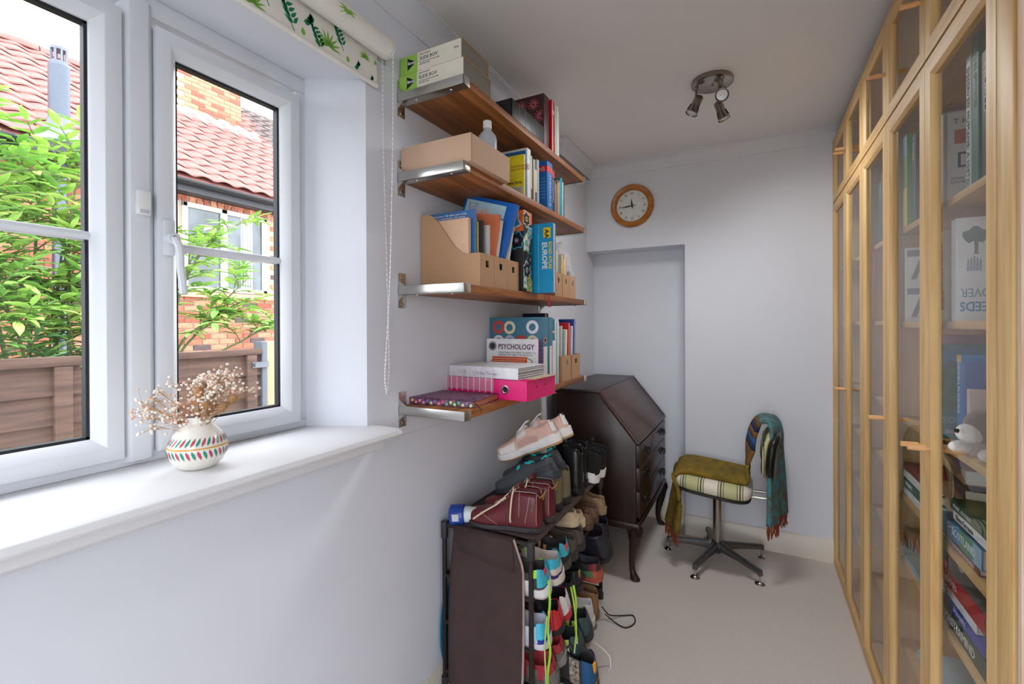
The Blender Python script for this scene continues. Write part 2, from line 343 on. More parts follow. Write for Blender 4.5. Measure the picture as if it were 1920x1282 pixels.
for a, c in ((wy0+f, 2.66), (2.74, wy1-f)):
    for z0, z1 in ((wz0+f, 2.36), (2.42, wz1-f)): mb = MB(); mb.box((HX-.04, a, z0), (HX-.03, c, z1)); hb(mb, 'pane', M_dkglass, nwo)
mb = MB(); mb.loft([[(HX-.028+.006*math.sin(k*1.9), 2.95+k*.012, z) for k in range(16)] for z in (wz0+f, wz1-f)], closed=False, caps=False); hb(mb, 'curtain', mat('grey_curtain', (190, 184, 190), .9), nwo, solid=.002)
# roof: pantiles laid in courses on a slope, ridge tiles, fascia, gutter
SL = R(37); ca, sa = math.cos(SL), math.sin(SL); NR = 14; GA = .24; TWD = .27
def tile_mesh(m):
    mb = MB(); rings = []
    for u, dz in ((-.02, .030), (GA+.04, -.006)):
        top = []; n = 8
        for k in range(n+1):
            t = k/n; y = t*TWD*1.06; zz = .034*(.5-.5*math.cos(2*math.pi*min(1, t*1.05)))**.8 if t < .62 else .034*max(0, (.5-.5*math.cos(2*math.pi*min(1, .62*1.05)))**.8*(1-(t-.62)/.3)) if t < .92 else 0.0
            top.append((y, zz))
        ring = [(-u*ca-dz*0, y, u*sa+zz+dz+.020) for y, zz in top]+[(-u*ca, y, u*sa+zz+dz) for y, zz in reversed(top)]
        rings.append(ring)
    mb.loft(rings); me = mb.mesh('roof_tile', smooth=50); me.materials.append(m); return me
TM = tile_mesh(M_tile); TM2 = tile_mesh(M_tile2)
roof = hb(MB().prism([(HX+.22, EZ-.02), (HX+.22, EZ+.02), (HX+.22-NR*GA*ca, EZ+.02+NR*GA*sa), (HX-4.5, 3.2), (HX, 3.2)], 1, -3, 9), 'roof', M_tile)
EX = HX+.25; cnt = 0; far = [[], []]; tiles = []
for r in range(NR+8):
    for c in range(-14, 30):
        y = c*TWD+(0.02 if r % 2 else 0)
        if r >= NR and y < 3.0: continue
        vis = -.3 < y < 5.6
        tiles.append((0 if vis else 1, r, y))
hb(MB().prism([(HX+.22-NR*GA*ca, EZ+.02+NR*GA*sa), (HX+.22-(NR+8)*GA*ca, EZ+.02+(NR+8)*GA*sa), (HX-7, 3.2), (HX-2, 3.2)], 1, 3.0, 9), 'upper_roof', M_tile)
tiles.sort(key=lambda t: (t[0], abs(t[2]-2)))
for i, (q, r, y) in enumerate(tiles):
    loc = (EX-r*GA*ca-HX, y-1, EZ+.02+r*GA*sa+.6); old = y > 4.1+(r*.05)
    if q == 0 and cnt < 295:
        link('roof_tile', TM2 if old else TM, roof, loc); cnt += 1
    else: far[1 if old else 0].append(loc)
for k, T in ((0, TM), (1, TM2)):
    if far[k]:
        mb = MB(); fs = [tuple(p.vertices) for p in T.polygons]; vs = [v.co for v in T.vertices]
        for lo in far[k]: mb.add([(v.x+lo[0], v.y+lo[1], v.z+lo[2]) for v in vs], fs)
        mb.build('far_roof_tiles', M_tile2 if k else M_tile, roof)['kind'] = 'stuff'
rx, rz = EX-NR*GA*ca, EZ+.02+NR*GA*sa
for i in range(13):
    y = -3.1+i*.46; mb = MB(); mb.loft([[(rx+(.13 if e else .12)*math.cos(math.pi*k/8), yy, rz-.02+(.13 if e else .12)*math.sin(math.pi*k/8)) for k in range(9)] for e, yy in ((0, y), (1, y+.44))]); hb(mb, 'ridge_tile', M_tile, roof)
hb(MB().box((HX+.18, -3, EZ-.16), (HX+.21, 9, EZ+.02)).box((HX-.02, -3, EZ-.16), (HX+.2, 9, EZ-.13)), 'fascia', C(40, 42, 46, .5), house)
mb = MB(); mb.loft([[(HX+.27+.06*math.cos(math.pi+math.pi*k/8), yy, EZ-.02+.06*math.sin(math.pi+math.pi*k/8)) for k in range(9)] for yy in (-3, 9)], closed=False, caps=False); hb(mb, 'gutter', C(34, 37, 42, .4), house, solid=.006)
# chimney stack rising through the slope, with pale flashing
cy0, cy1 = 3.15, 4.25; cx1 = EX-2.34; cz = EZ+.02+2.34/ca*sa
ch = hb(MB().box((cx1-.7, cy0, cz-.6), (cx1-.012, cy1, cz+1.6)), 'chimney', M_mortar)
for r in range(16):
    y = cy0-(r % 2)*.0; k = 0; yy = cy0+(.112 if r % 2 else 0)
    while yy < cy1-.05:
        mb = MB(); mb.box((cx1-.05, yy, cz-.05+r*.075), (cx1, min(cy1, yy+.215), cz+.015+r*.075)); hb(mb, 'brick', M_brick[random.choice([0, 1, 2, 2])], ch, bevel=.003, seg=1); yy += .225
mb = MB(); mb.loft([[(cx1+.16, cy0-.16+i*.1, cz-.10+.006*(i % 2)), (cx1+.01, cy0-.16+i*.1, cz+.06), (cx1+.01, cy0-.16+i*.1, cz+.16-.03*(i % 3))] for i in range(17)], closed=False, caps=False); hb(mb, 'flashing', mat('lead_flashing', (186, 186, 190), .6), ch, solid=.01)
# flue pipe beside the house with its collar and cap
fl = thing('flue_pipe', 'grey metal flue pipe with black collar rising past the neighbour roof', 'flue', (HX+.34, .84, -.6))
MB().cyl((0, 0, 0), (0, 0, 3.7), .062, n=20).build('lower_pipe', C(88, 96, 108, .35, metal=.6), fl)
MB().cyl((0, 0, 3.9), (0, 0, 4.62), .085, n=20).build('upper_pipe', C(84, 92, 104, .45, metal=.3), fl)
MB().lathe([(.09, 4.08), (.10, 4.02), (.16, 3.90), (.22, 3.82), (.26, 3.80)], 24).build('cone', C(104, 108, 114, .6), fl)
MB().lathe([(.27, 3.80), (.30, 3.78), (.30, 3.66), (.26, 3.62)], 24).build('collar', C(36, 40, 48, .4), fl)
cp = MB().cyl((0, 0, 4.62), (0, 0, 4.66), .075).cyl((0, 0, 4.78), (0, 0, 4.81), .07)
for k in range(8): a = k*math.pi/4; cp.box((.062*math.cos(a)-.008, .062*math.sin(a)-.008, 4.65), (.062*math.cos(a)+.008, .062*math.sin(a)+.008, 4.79))
cp.build('cap', C(100, 108, 120, .5, metal=.3), fl)
# fence: posts, horizontal boards, cap rail
FXX = -2.05
fe = thing('garden_fence', 'brown weathered board fence with a capping rail behind the window', 'fence', (FXX, 0, -.6))
for bay, (y0, y1) in enumerate(((-2.2, -.12), (0.0, .86), (-4.4, -2.3))):
    for i in range(12):
        z0 = i*.146; MB().prism([(0, z0), (.022+random.uniform(0, .006), z0), (.010, z0+.155), (0, z0+.155)], 1, y0, y1).build('board', M_fence, fe)
    MB().box((-.03, y0, 1.752), (.045, y1, 1.80 if bay == 0 else 1.79)).build('cap_rail', M_fence, fe, bevel=.004)
    MB().box((.0, y0+.0, 0), (.05, y0+.07, 1.75)).build('batten', M_fence, fe, bevel=.003); MB().box((.0, y1-.11, 0), (.045, y1-.04, 1.75)).build('batten', M_fence, fe, bevel=.003)
MB().box((-.08, -.12, 0), (.0, 0.0, 1.72)).build('post', M_fence, fe, bevel=.004)
MB().box((-.06, .86, 0), (.04, .90, 1.84)).build('post', C(96, 104, 112, .7), fe, bevel=.004)
MB().box((-.05, .90, 0), (.03, 1.06, 1.84)).build('gate_post', mat('new_timber', (190, 156, 122), .8, scale=6, stretch=(6, 6, .6)), fe, bevel=.004)
mb = MB().box((.04, .78, 1.66), (.055, .90, 1.70)).cyl((.05, .80, 1.68), (.07, .80, 1.68), .012); mb.build('latch', C(120, 124, 130, .4, metal=.8), fe)
# ---- shrubs behind the fence
M_leaf = [mat('leaf_bright', (168, 206, 104), .55, var=.2, scale=12), mat('leaf_mid', (134, 182, 92), .55, var=.2, scale=12), mat('leaf_deep', (84, 136, 84), .55, var=.2, scale=12), mat('leaf_yellow', (182, 212, 110), .55, var=.15, scale=12)]
for m in M_leaf: m.node_tree.nodes['Principled BSDF'].inputs['Subsurface Weight'].default_value = 0
def leaf_mesh(m, ln=.115, wd=.042):
    mb = MB(); n = 5; rows = []
    for i in range(n+1):
        t = i/n; w = wd*.5*math.sin(math.pi*min(1, t*.97+.03))**.75*(1.15-.5*t); dz = -.022*t*t
        rows.append([(t*ln, -w, dz+.006), (t*ln, 0, dz), (t*ln, w, dz+.006)])
    mb.loft(rows, closed=False, caps=False); me = mb.mesh('leaf', smooth=60); me.materials.append(m); return me
LM = [leaf_mesh(m) for m in M_leaf]
def shrub(name, label, base, stems, nobj, seed, frac):
    rnd = random.Random(seed); sh = thing(name, label, 'shrub', base); st = MB(); leaves = []
    for ctrl, nb, spread in stems:
        pts = curve_pts(ctrl, 8); st.tube(pts, [.016*(1-.75*i/len(pts)) for i in range(len(pts))], 6)
        for j in range(nb):
            p = pts[int(len(pts)*(frac+(.99-frac)*j/nb))]; d = Vector((rnd.uniform(.1, 1), rnd.uniform(-1, 1), rnd.uniform(-.1, .8))).normalized(); ln = rnd.uniform(.12, .30)*spread
            tw = curve_pts([p, p+d*ln*.5+Vector((0, 0, .02)), p+d*ln], 4); st.tube(tw, [.005*(1-.6*i/len(tw)) for i in range(len(tw))], 5)
            side = d.cross(Vector((0, 0, 1))).normalized()
            for q in range(3):
                pp = tw[min(len(tw)-1, 3+q*2)]
                for s in (-1, 1):
                    leaves.append((pp, (d*.7+side*s+Vector((0, 0, rnd.uniform(-.35, .35)))).normalized(), rnd.uniform(.75, 1.2)))
            leaves.append((tw[-1], (d+Vector((0, 0, rnd.uniform(-.4, .2)))).normalized(), rnd.uniform(.9, 1.3)))
    st.build('stems', mat('green_bark', (110, 120, 80), .8), sh)
    rnd.shuffle(leaves); leaves.sort(key=lambda t: -t[0].x); rest = [MB() for _ in LM]
    for i, (p, d, s) in enumerate(leaves):
        k = rnd.choice([0, 0, 1, 1, 3] if p.z > 1.9 else [0, 1, 1, 2, 2]); sd = d.cross(Vector((rnd.uniform(-.3, .3), rnd.uniform(-.3, .3), 1))).normalized(); up = sd.cross(d)
        Mx = Matrix(((d.x*s, -sd.x*s, up.x*s, p.x), (d.y*s, -sd.y*s, up.y*s, p.y), (d.z*s, -sd.z*s, up.z*s, p.z), (0, 0, 0, 1)))
        if i < nobj: o = link('leaf', LM[k], sh); o.matrix_local = Mx
        else: rest[k].add([Mx @ v.co for v in LM[k].vertices], [tuple(f.vertices) for f in LM[k].polygons])
    for k, mb in enumerate(rest):
        if mb.v: mb.build('foliage', M_leaf[k], sh)['kind'] = 'stuff'
    return sh
# points local to the base (ground at z=-0.6)
rn = random.Random(3); S1 = []
for i in range(24):
    y = -1.0+i*.055+rn.uniform(-.04, .04); x = rn.uniform(-.25, .22); h = rn.uniform(2.1, 3.15)-max(0, (i-17))*.14
    S1.append(([(x*.3, y*.5, 0), (x*.6, y*.8, h*.45), (x, y+rn.uniform(-.1, .1), h*.8), (x+rn.uniform(0, .15), y+rn.uniform(-.12, .12), h)], 24, 1.0))
shrub('leafy_shrub', 'dense tall green shrub behind the fence at the far left', (-2.75, .12, -.6), S1, 295, 5, .52)
S2 = [([(0, 0, 0), (.0, .05, 1.6), (.1, .25, 2.0), (.15, .55, 2.35)], 15, .8), ([(0, 0, 0), (.05, .0, 1.7), (.2, .1, 2.4), (.25, .42, 2.78)], 11, .75), ([(0, 0, 0), (.1, .2, 1.5), (.2, .5, 1.85), (.2, .9, 2.0)], 13, .8), ([(0, 0, 0), (.0, .02, 1.7), (.1, .05, 2.2), (.2, .15, 2.6)], 12, .8), ([(0, 0, 0), (.1, .0, 1.5), (.15, .15, 1.9), (.2, .35, 2.1)], 14, .9)]
shrub('branching_shrub', 'arching leafy green branches growing in front of the brick wall', (-2.8, .62, -.6), S2, 290, 11, .62)
# ================================================================ WALL SHELVES
ST = [2.0978, 1.8315, 1.4528, 1.0509]; ZT = [z+.028 for z in ST]; DEP = .269; LEN = 1.165
LBL = ['topmost wooden wall shelf on steel brackets holding slide boxes', 'second wooden wall shelf from the top holding a cardboard box', 'third wooden wall shelf from the top holding cardboard files', 'lowest wooden wall shelf on steel brackets holding a pink binder']
def bracket(sh, y, s):
    """steel bracket: wall plate, side bar, folded end cap; s=+1 lies towards +y of the end"""
    b = MB(); t = .004
    b.box((0, min(y, y+s*.036), -.044), (.004, max(y, y+s*.036), .074))
    b.box((0, y, 0), (DEP, y+s*t, .030)); b.box((DEP-t, y, 0), (DEP, y+s*.036, .030)); b.box((0, y, 0), (DEP, y+s*.036, .0028))
    b.prism([(.004, .030), (.030, .030), (.004, .052)], 1, min(y, y+s*t), max(y, y+s*t)); b.prism([(.004, 0), (.026, 0), (.004, -.02)], 1, min(y, y+s*t), max(y, y+s*t))
    o = b.build('bracket', M_steel, sh, bevel=.0012)
    for z in (-.03, .058): MB().lathe([(0, 0), (.006, 0), (.005, .003), (0, .003)], 12, M=Matrix.Translation((.004, y+s*.018, z)) @ Matrix.Rotation(R(90), 4, 'Y')).build('screw', M_chrome, o)
    for x in (.07, .21): MB().lathe([(0, -.003), (.005, -.003), (.006, 0), (0, 0)], 12, (x, y+s*.018, 0)).build('screw', M_chrome, o)
for z, lb in zip(ST, LBL):
    sh = thing('wall_shelf', lb, 'shelf', (0, 0, z), group='wall shelves above the shoe rack')
    MB().box((.002, .0045, .003), (DEP-.0045, LEN-.0045, .028)).build('board', M_oak, sh, bevel=.0015)
    bracket(sh, 0, 1); bracket(sh, LEN, -1)
E0 = (0, 0, 1)
def book(label, loc, t, d, h, m, group, lean=0., rz=0., cat='book', name='book', pages=M_paper, bands=(), txt=(), hard=.0025, rx=None, kind_cover='cover'):
    """upright book: spine towards +x at local x=0, thickness +y from 0, bottom z=0; lean tilts it about x"""
    o = thing(name, label, cat, loc, (R(lean), 0, R(rz)), group)
    k = hard
    b = MB().box((-d, 0, 0), (0, k, h)).box((-d, t-k, 0), (0, t, h)).box((-k, k, 0), (0, t-k, h)); b.build(kind_cover, m, o, bevel=min(.001, k*.3), seg=1)
    MB().box((-d+.004, k, .003), (-k, t-k, h-.004)).build('pages', pages, o)
    for z0, z1, bm in bands: MB().box((0, .0003, z0), (.0006, t-.0003, z1)).build('spine_band', bm, o)
    for s, size, z, tm, up in txt:   # spine lettering reading downwards
        text(s, size, (.0008, t/2-size*.33*(1 if up else 1), z), (0, 0, -1), (0, 1, 0), tm, o)
    return o
def slab(name, label, cat, loc, size, m, rot=(0, 0, 0), group=None, bevel=.0008, part='sheet', sm=None):
    """loose papers, folders: a thin block made of cover and inner sheets"""
    o = thing(name, label, cat, loc, rot, group); x, y, z = size
    MB().box((-x, 0, 0), (0, y*.3, z)).box((-x, y*.7, 0), (0, y, z)).build('cover', m, o, bevel=min(bevel, y*.1), seg=1); MB().box((-x+.003, y*.3, .002), (-.002, y*.7, z-.003)).build('sheets', sm or M_paper, o)
    return o
# ---------------- top shelf: slide boxes
z = ZT[0]; GR = 'top wall shelf items'
M_sbg = mat('lime_label', (158, 206, 84), .55); M_sbw = mat('ivory_label', (236, 230, 214), .6, var=.03); M_sbd = mat('grey_linen_card', (128, 122, 114), .8, scale=300, var=.12); M_sbo = mat('ochre_edge', (176, 132, 72), .7)
for i, (lb, x1, y0, zz) in enumerate((('lower green and ivory cardboard slide box on the top shelf', .262, .010, z), ('upper green and ivory cardboard slide box stacked on the other', .252, .014, z+.0635))):
    o = thing('slide_box', lb, 'box', (0, y0, zz), group='slide boxes'); h = .062; D = .165
    MB().box((.004, .001, 0), (x1, D, h)).build('body', M_sbd, o, bevel=.001)
    MB().box((.004, .0, .001), (.078, .0012, h-.001)).build('green_label', M_sbg, o); MB().box((.078, 0, .001), (x1-.001, .0012, h-.001)).build('ivory_label', M_sbw, o)
    MB().box((x1-.006, D-.004, 0), (x1+.0015, D+.001, h)).box((x1-.006, -.0005, h-.0025), (x1+.001, D, h+.0008)).build('edging', M_sbo, o)
    MB().prism([(.036, .012), (.036, .052), (.072, .034)], 1, -.0008, 0).build('triangle_mark', M_ink, o)
    text('Boots', .0135, (.038, -.001, .0295), (1, 0, 0), E0, M_white, o, bold=.0003)
    text('SLIDE BOX', .0155, (.086, -.0006, .034), (1, 0, 0), E0, C(52, 60, 92), o)
    text('LIGHTWEIGHT', .007, (.086, -.0006, .050), (1, 0, 0), E0, C(150, 120, 100), o); text('For 35mm and 126 colour slides\nwith index sheet', .0062, (.086, -.0006, .025), (1, 0, 0), E0, C(120, 120, 140), o)
    if i == 1: text('10.6', .011, (.222, -.0006, .034), (1, 0, 0), E0, M_ink, o)
# black box file, starry box, red folder, white booklets
o = thing('document_box', 'black box file with thin pale stripes on the top shelf', 'box', (0, .332, z), group=GR)
MB().box((.02, 0, 0), (.262, .004, .072)).box((.02, .296, 0), (.262, .30, .072)).box((.02, 0, 0), (.262, .30, .004)).box((.258, 0, 0), (.262, .30, .072)).box((.02, 0, 0), (.024, .3, .072)).build('body', C(22, 22, 24, .45), o, bevel=.001)
for y in (.06, .115, .17, .225, .27): MB().box((.262, y, .002), (.2626, y+.0018, .070)).build('stripe', C(120, 112, 108), o)
M_star = mat('dark_plum_card', (72, 34, 40), .5)
o = thing('patterned_notebook', 'dark plum box file printed with pink star lines on the top shelf', 'box file', (.25, .655, z), (0, 0, 0), GR)
MB().box((-.23, 0, 0), (0, .055, .235)).build('body', M_star, o, bevel=.001)
sb = MB(); rs = random.Random(4)
def star(P, r):
    for k in range(12):
        a = k*math.pi/6; u = Vector((math.cos(a), math.sin(a))); w = Vector((-u.y, u.x))*.0021; q = [P-w, P+u*r-w*.4, P+u*r+w*.4, P+w]
        yield q
for cx in (-.20, -.14, -.08, -.02):
    for cz in (.03, .085, .14, .195):
        for q in star(Vector((cx+(.03 if int(cz*18) % 2 else 0), cz)), .028):
            if all(-.23 < p.x < 0 and 0 < p.y < .235 for p in q): sb.add([(p.x, -.0005, p.y) for p in q], [(0, 1, 2, 3)])
sb.build('star_print', C(232, 120, 122, .5), o)
o = slab('red_folder', 'bright red plastic folder standing on the top shelf', 'folder', (.258, .722, z), (.22, .03, .235), C(206, 24, 40, .35), group=GR)
MB().box((0, .004, .17), (.0008, .024, .19)).build('spine_label', C(236, 200, 196), o)
for i, (y, t, h, c) in enumerate(((.756, .010, .225, (226, 226, 222)), (.768, .007, .215, (170, 186, 140)), (.777, .012, .228, (238, 238, 236)), (.791, .009, .205, (200, 206, 214)))):
    book(['thin white booklet right beside the red folder on the top shelf', 'thin pale green booklet between white booklets on the top shelf', 'tall white booklet on the top shelf', 'outermost pale blue booklet at the end of the top shelf row'][i], (.262, y, z), t, .2, h, C(*c), GR, hard=.0012, name='booklet', cat='booklet')
# ---------------- second shelf
z = ZT[1]; GR = 'second wall shelf items'
o = thing('cardboard_box', 'plain pale brown cardboard box on the second wall shelf', 'box', (0, .012, z), (0, 0, 0), GR)
for nm, a_, b_ in (('near_wall', (.008, 0, 0), (.286, .003, .088)), ('far_wall', (.008, .253, 0), (.286, .256, .088)), ('rear_wall', (.008, .003, 0), (.011, .253, .088)), ('front_wall', (.283, .003, 0), (.286, .253, .088)), ('base', (.011, .003, 0), (.283, .253, .003))): MB().box(a_, b_).build(nm, M_card2, o, bevel=.0008)
MB().box((.2860, .005, .003), (.2868, .0065, .087)).build('tape_edge', C(150, 116, 90), o)
o = thing('plastic_bottle', 'translucent plastic bottle with white cap standing in the cardboard box', 'bottle', (.243, .185, z+.004), (0, 0, 0), GR)
MB().lathe([(0, 0), (.030, 0), (.033, .006), (.033, .125), (.030, .14), (.018, .155), (.0135, .16), (.0135, .168), (0, .168)], 24).build('bottle_body', mat('milky_plastic', (206, 212, 224), .3, var=.02, alpha=.75), o)
MB().cyl((0, 0, .166), (0, 0, .192), .0155, .0145, n=20).build('cap', M_white, o, bevel=.001)
row = [('large yellow and blue paperback with yellow front cover on the second shelf', .012, .2, .17, (236, 218, 40)), ('royal blue plastic wallet behind the yellow paperback', .012, .215, .19, (32, 96, 160)), ('thick white ring binder on the second shelf', .034, .22, .205, (232, 232, 230)), ('slim white book with dark foot on the second shelf', .012, .17, .185, (220, 218, 214)), ('dark green slim book on the second shelf', .008, .165, .175, (40, 64, 44)), ('cream paperback with brown title on the second shelf', .012, .17, .178, (236, 224, 190)), ('short cream and purple paperback on the second shelf', .018, .15, .140, (232, 214, 176)), ('tall pale grey book on the second shelf', .020, .19, .188, (176, 184, 192))]
y = .452
for lb, t, d, h, c in row:
    q = book(lb, (.252, y, z), t, d, h, C(*c), GR)
    if 'yellow paperback' in lb or 'large yellow' in lb:
        MB().box((-.198, -.0006, .003), (-.002, 0, .15)).build('cover_print', C(240, 222, 30), q)
        text('TYPOGRAPHIC\nSYNTAX SHOP', .012, (-.06, -.0012, .12), (1, 0, 0), E0, C(160, 70, 30), q); text('PRACTICAL', .012, (-.07, -.0012, .055), (1, 0, 0), E0, M_ink, q, bold=.0004)
        MB().box((-.07, -.0012, .008), (-.004, -.0005, .045)).build('barcode', C(226, 226, 200), q)
        for k in range(12): MB().box((-.066+k*.005, -.0016, .010), (-.0645+k*.005, -.0011, .042)).build('bar', C(90, 88, 70), q)
    if 'purple' in lb: MB().box((0, .0005, .0), (.0006, t-.0005, .045)).build('spine_band', C(70, 50, 92), q)
    if 'dark foot' in lb: MB().box((0, .0005, .0), (.0006, t-.0005, .05)).build('spine_band', C(44, 36, 56), q)
    y += t+.0025
M_thes = C(22, 104, 178, .4); y0 = .672
q = book('thick bright blue thesaurus with red band on its cover and spine', (.256, y0, z), .062, .17, .212, M_thes, GR, name='thesaurus', bands=[(.165, .192, C(206, 40, 44))], txt=[('THESAURUS', .026, .158, C(196, 220, 240), 0)])
MB().box((-.168, -.0006, .165), (0, 0, .192)).build('cover_band', C(206, 40, 44), q); text('COLLINS', .024, (-.105, -.0013, .169), (1, 0, 0), E0, M_white, q)
for k in range(7): MB().box((-.05, -.0012, .05+k*.014), (-.008, -.0004, .052+k*.014)).build('cover_line', C(120, 176, 214), q)
q = book('dark navy dictionary with red top band on the second shelf', (.25, y0+.066, z), .034, .16, .198, C(34, 34, 56), GR, name='dictionary', bands=[(.16, .188, C(196, 44, 48))], txt=[('DICTIONARY', .017, .150, C(214, 206, 190), 0)])
y = y0+.104
for lb, t, h, c in (('slim lilac booklet on the second shelf', .008, .150, (150, 150, 186)), ('slim grey booklet on the second shelf', .008, .14, (140, 140, 150)), ('brown orange booklet on the second shelf', .009, .165, (186, 120, 66)), ('yellow edged booklet on the second shelf', .008, .155, (222, 186, 90)), ('small pale blue booklet on the second shelf', .010, .168, (140, 178, 206)), ('teal plastic folder on the second shelf', .022, .186, (28, 150, 170)), ('white booklet leaning by the teal folder', .010, .172, (226, 228, 230)), ('black backed booklet at the far end of the second shelf', .008, .178, (46, 46, 50))):
    book(lb, (.25, y, z), t, .17, h, C(*c, .45), GR, hard=.0012, name='booklet', cat='booklet'); y += t+.005
# ---------------- magazine files
def magfile(label, loc, w=.094, d=.245, h=.262, hf=.112, group='cardboard magazine files'):
    o = thing('magazine_file', label, 'magazine file', loc, group=group); t = .0028
    cut = [(-d, 0), (0, 0), (0, hf)]+[(-d*k/10, hf+(h-hf)*(.5-.5*math.cos(math.pi*(k-2)/7))**1.1) for k in range(2, 10)]+[(-d, h)]
    for y in (0, w-t): MB().prism(cut, 1, y, y+t).build('side', M_card, o)
    MB().box((-d, t, 0), (-d+t, w-t, h)).build('back', M_card, o); MB().box((-d, t, 0), (0, w-t, t)).build('base', M_card, o)
    y0, y1, z0, z1 = w*.40, w*.64, hf-.045, hf-.022
    b = MB().box((-t, t, t), (0, w-t, z0)).box((-t, t, z1), (0, w-t, hf)).box((-t, t, z0), (0, y0, z1)).box((-t, y1, z0), (0, w-t, z1)); b.build('front', M_card, o)
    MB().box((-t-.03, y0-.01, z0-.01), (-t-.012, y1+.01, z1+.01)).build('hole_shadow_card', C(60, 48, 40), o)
    return o
z = ZT[2]; GR = 'third wall shelf items'
for lb, y in (('nearest brown cardboard magazine file on the third shelf', .118), ('middle cardboard magazine file of the near three on the third shelf', .214), ('third cardboard magazine file beside the flowery folder', .310)): magfile(lb, (.252, y, z))
f = lambda lb, nm, x, y, zz, sx, t, h, c, ry=0, rx=0, cat='folder', r=.5: slab(nm, lb, cat, (x, y, zz), (sx, t, h), C(*c, r), (R(rx), R(ry), 0), GR)
f('peach card folder in the nearest magazine file', 'card_folder', .202, .126, z+.004, .175, .016, .232, (226, 184, 150))
q = f('blue softcover book with white lettering in the nearest magazine file', 'museum_guide', .214, .146, z+.004, .19, .012, .264, (52, 110, 170), cat='book')
text('Experience 100 million years of the\nhistory of the Earth in 90 minutes', .0098, (-.172, -.0007, .249), (1, 0, 0), E0, M_white, q, shear=.15)
f('green edged exercise book in the nearest magazine file', 'exercise_book', .212, .160, z+.004, .17, .007, .235, (120, 160, 96), cat='book')
f('yellow paper pad in the nearest magazine file', 'paper_pad', .212, .168, z+.004, .17, .007, .225, (232, 206, 110), cat='paper')
f('dark grey document wallet in the nearest magazine file', 'document_wallet', .222, .186, z+.004, .17, .008, .232, (66, 60, 60))
f('white paper pad standing in the middle magazine file', 'paper_pad', .226, .222, z+.004, .17, .009, .222, (230, 226, 224), cat='paper')
f('terracotta orange card folder in the middle magazine file', 'card_folder', .222, .234, z+.006, .19, .012, .258, (210, 112, 72), ry=9)
f('cream folded map beside the orange folder', 'folded_map', .226, .250, z+.006, .16, .012, .24, (232, 206, 186), ry=9, cat='map')
# leaning blue ring binder with a map cover
o = thing('map_binder', 'blue ring binder with a map on its front leaning in the files', 'binder', (.210, .280, z+.004), (R(-2), R(17), 0), GR)
MB().box((-.225, 0, 0), (0, .004, .315)).box((-.225, .022, 0), (0, .026, .315)).box((-.004, .004, 0), (0, .022, .315)).build('cover', C(20, 100, 190, .3), o, bevel=.001)
MB().box((-.215, -.0007, .02), (-.038, 0, .300)).build('map_print', mat('map_sheet', (176, 212, 226), .6, var=.04, scale=20), o)
sbm = MB(); rg = random.Random(9); pl = [(-.13+.055*math.cos(a)*(1+.3*rg.uniform(-1, 1)), .215+.06*math.sin(a)*(1+.3*rg.uniform(-1, 1))) for a in [k*.35 for k in range(18)]]
sbm.prism(pl, 1, -.0014, -.0008); sbm.build('land_print', mat('map_land', (228, 206, 196), .6, col2=(196, 150, 140), scale=70), o)
MB().box((-.20, -.0014, .04), (-.16, -.0008, .29)).build('index_print', mat('map_index', (206, 220, 226), .6, col2=(120, 140, 160), scale=300, stretch=(1, 1, .2)), o)
MB().box((-.215, .005, .004), (-.006, .0215, .31)).build('sheets', M_paper, o)
f('cream folded leaflet in the third magazine file', 'leaflet', .240, .322, z+.004, .16, .006, .226, (228, 222, 196), rx=-2, cat='leaflet')
q = f('white leaflet with yellow and red print in the third magazine file', 'leaflet', .226, .334, z+.008, .15, .010, .236, (236, 234, 226), ry=8, rx=-3, cat='leaflet')
MB().box((-.09, -.0006, .17), (-.07, 0, .225)).build('print', C(230, 206, 60), q); MB().prism([(-.06, .13), (-.03, .15), (-.02, .165), (-.05, .145)], 1, -.0006, 0).build('print', C(200, 40, 44), q)
f('grey green leaflet standing in the third magazine file', 'leaflet', .236, .352, z+.004, .16, .010, .215, (206, 212, 200), cat='leaflet')
# flowery lever arch file
o = thing('lever_arch_file', 'black lever arch file printed with big retro flowers', 'file', (.268, .412, z), (0, 0, R(0)), GR); D, T, H = .262, .078, .318
MB().box((-D, 0, 0), (0, .003, H)).box((-D, T-.003, 0), (0, T, H)).box((-.003, .003, 0), (0, T-.003, H)).build('cover', C(20, 20, 26, .3), o, bevel=.001)
MB().box((-D+.01, .004, .004), (-.02, T-.004, H-.012)).build('pages', M_paper, o)
FC = [C(240, 120, 50, .4), C(120, 190, 150, .4), C(236, 236, 230, .4), C(200, 60, 110, .4), C(70, 160, 190, .4), C(240, 210, 70, .4), C(150, 200, 110, .4), C(120, 60, 120, .4)]
def petal(cx, cz, r, a, w):
    u = Vector((math.cos(a), math.sin(a))); v = Vector((-u.y, u.x)); return [Vector((cx, cz))+u*r*t+v*w*math.sin(math.pi*min(1, t))*s for s, ts in ((1, (.15, .4, .65, .85, 1)), (-1, (.85, .65, .4, .15))) for t in ts]
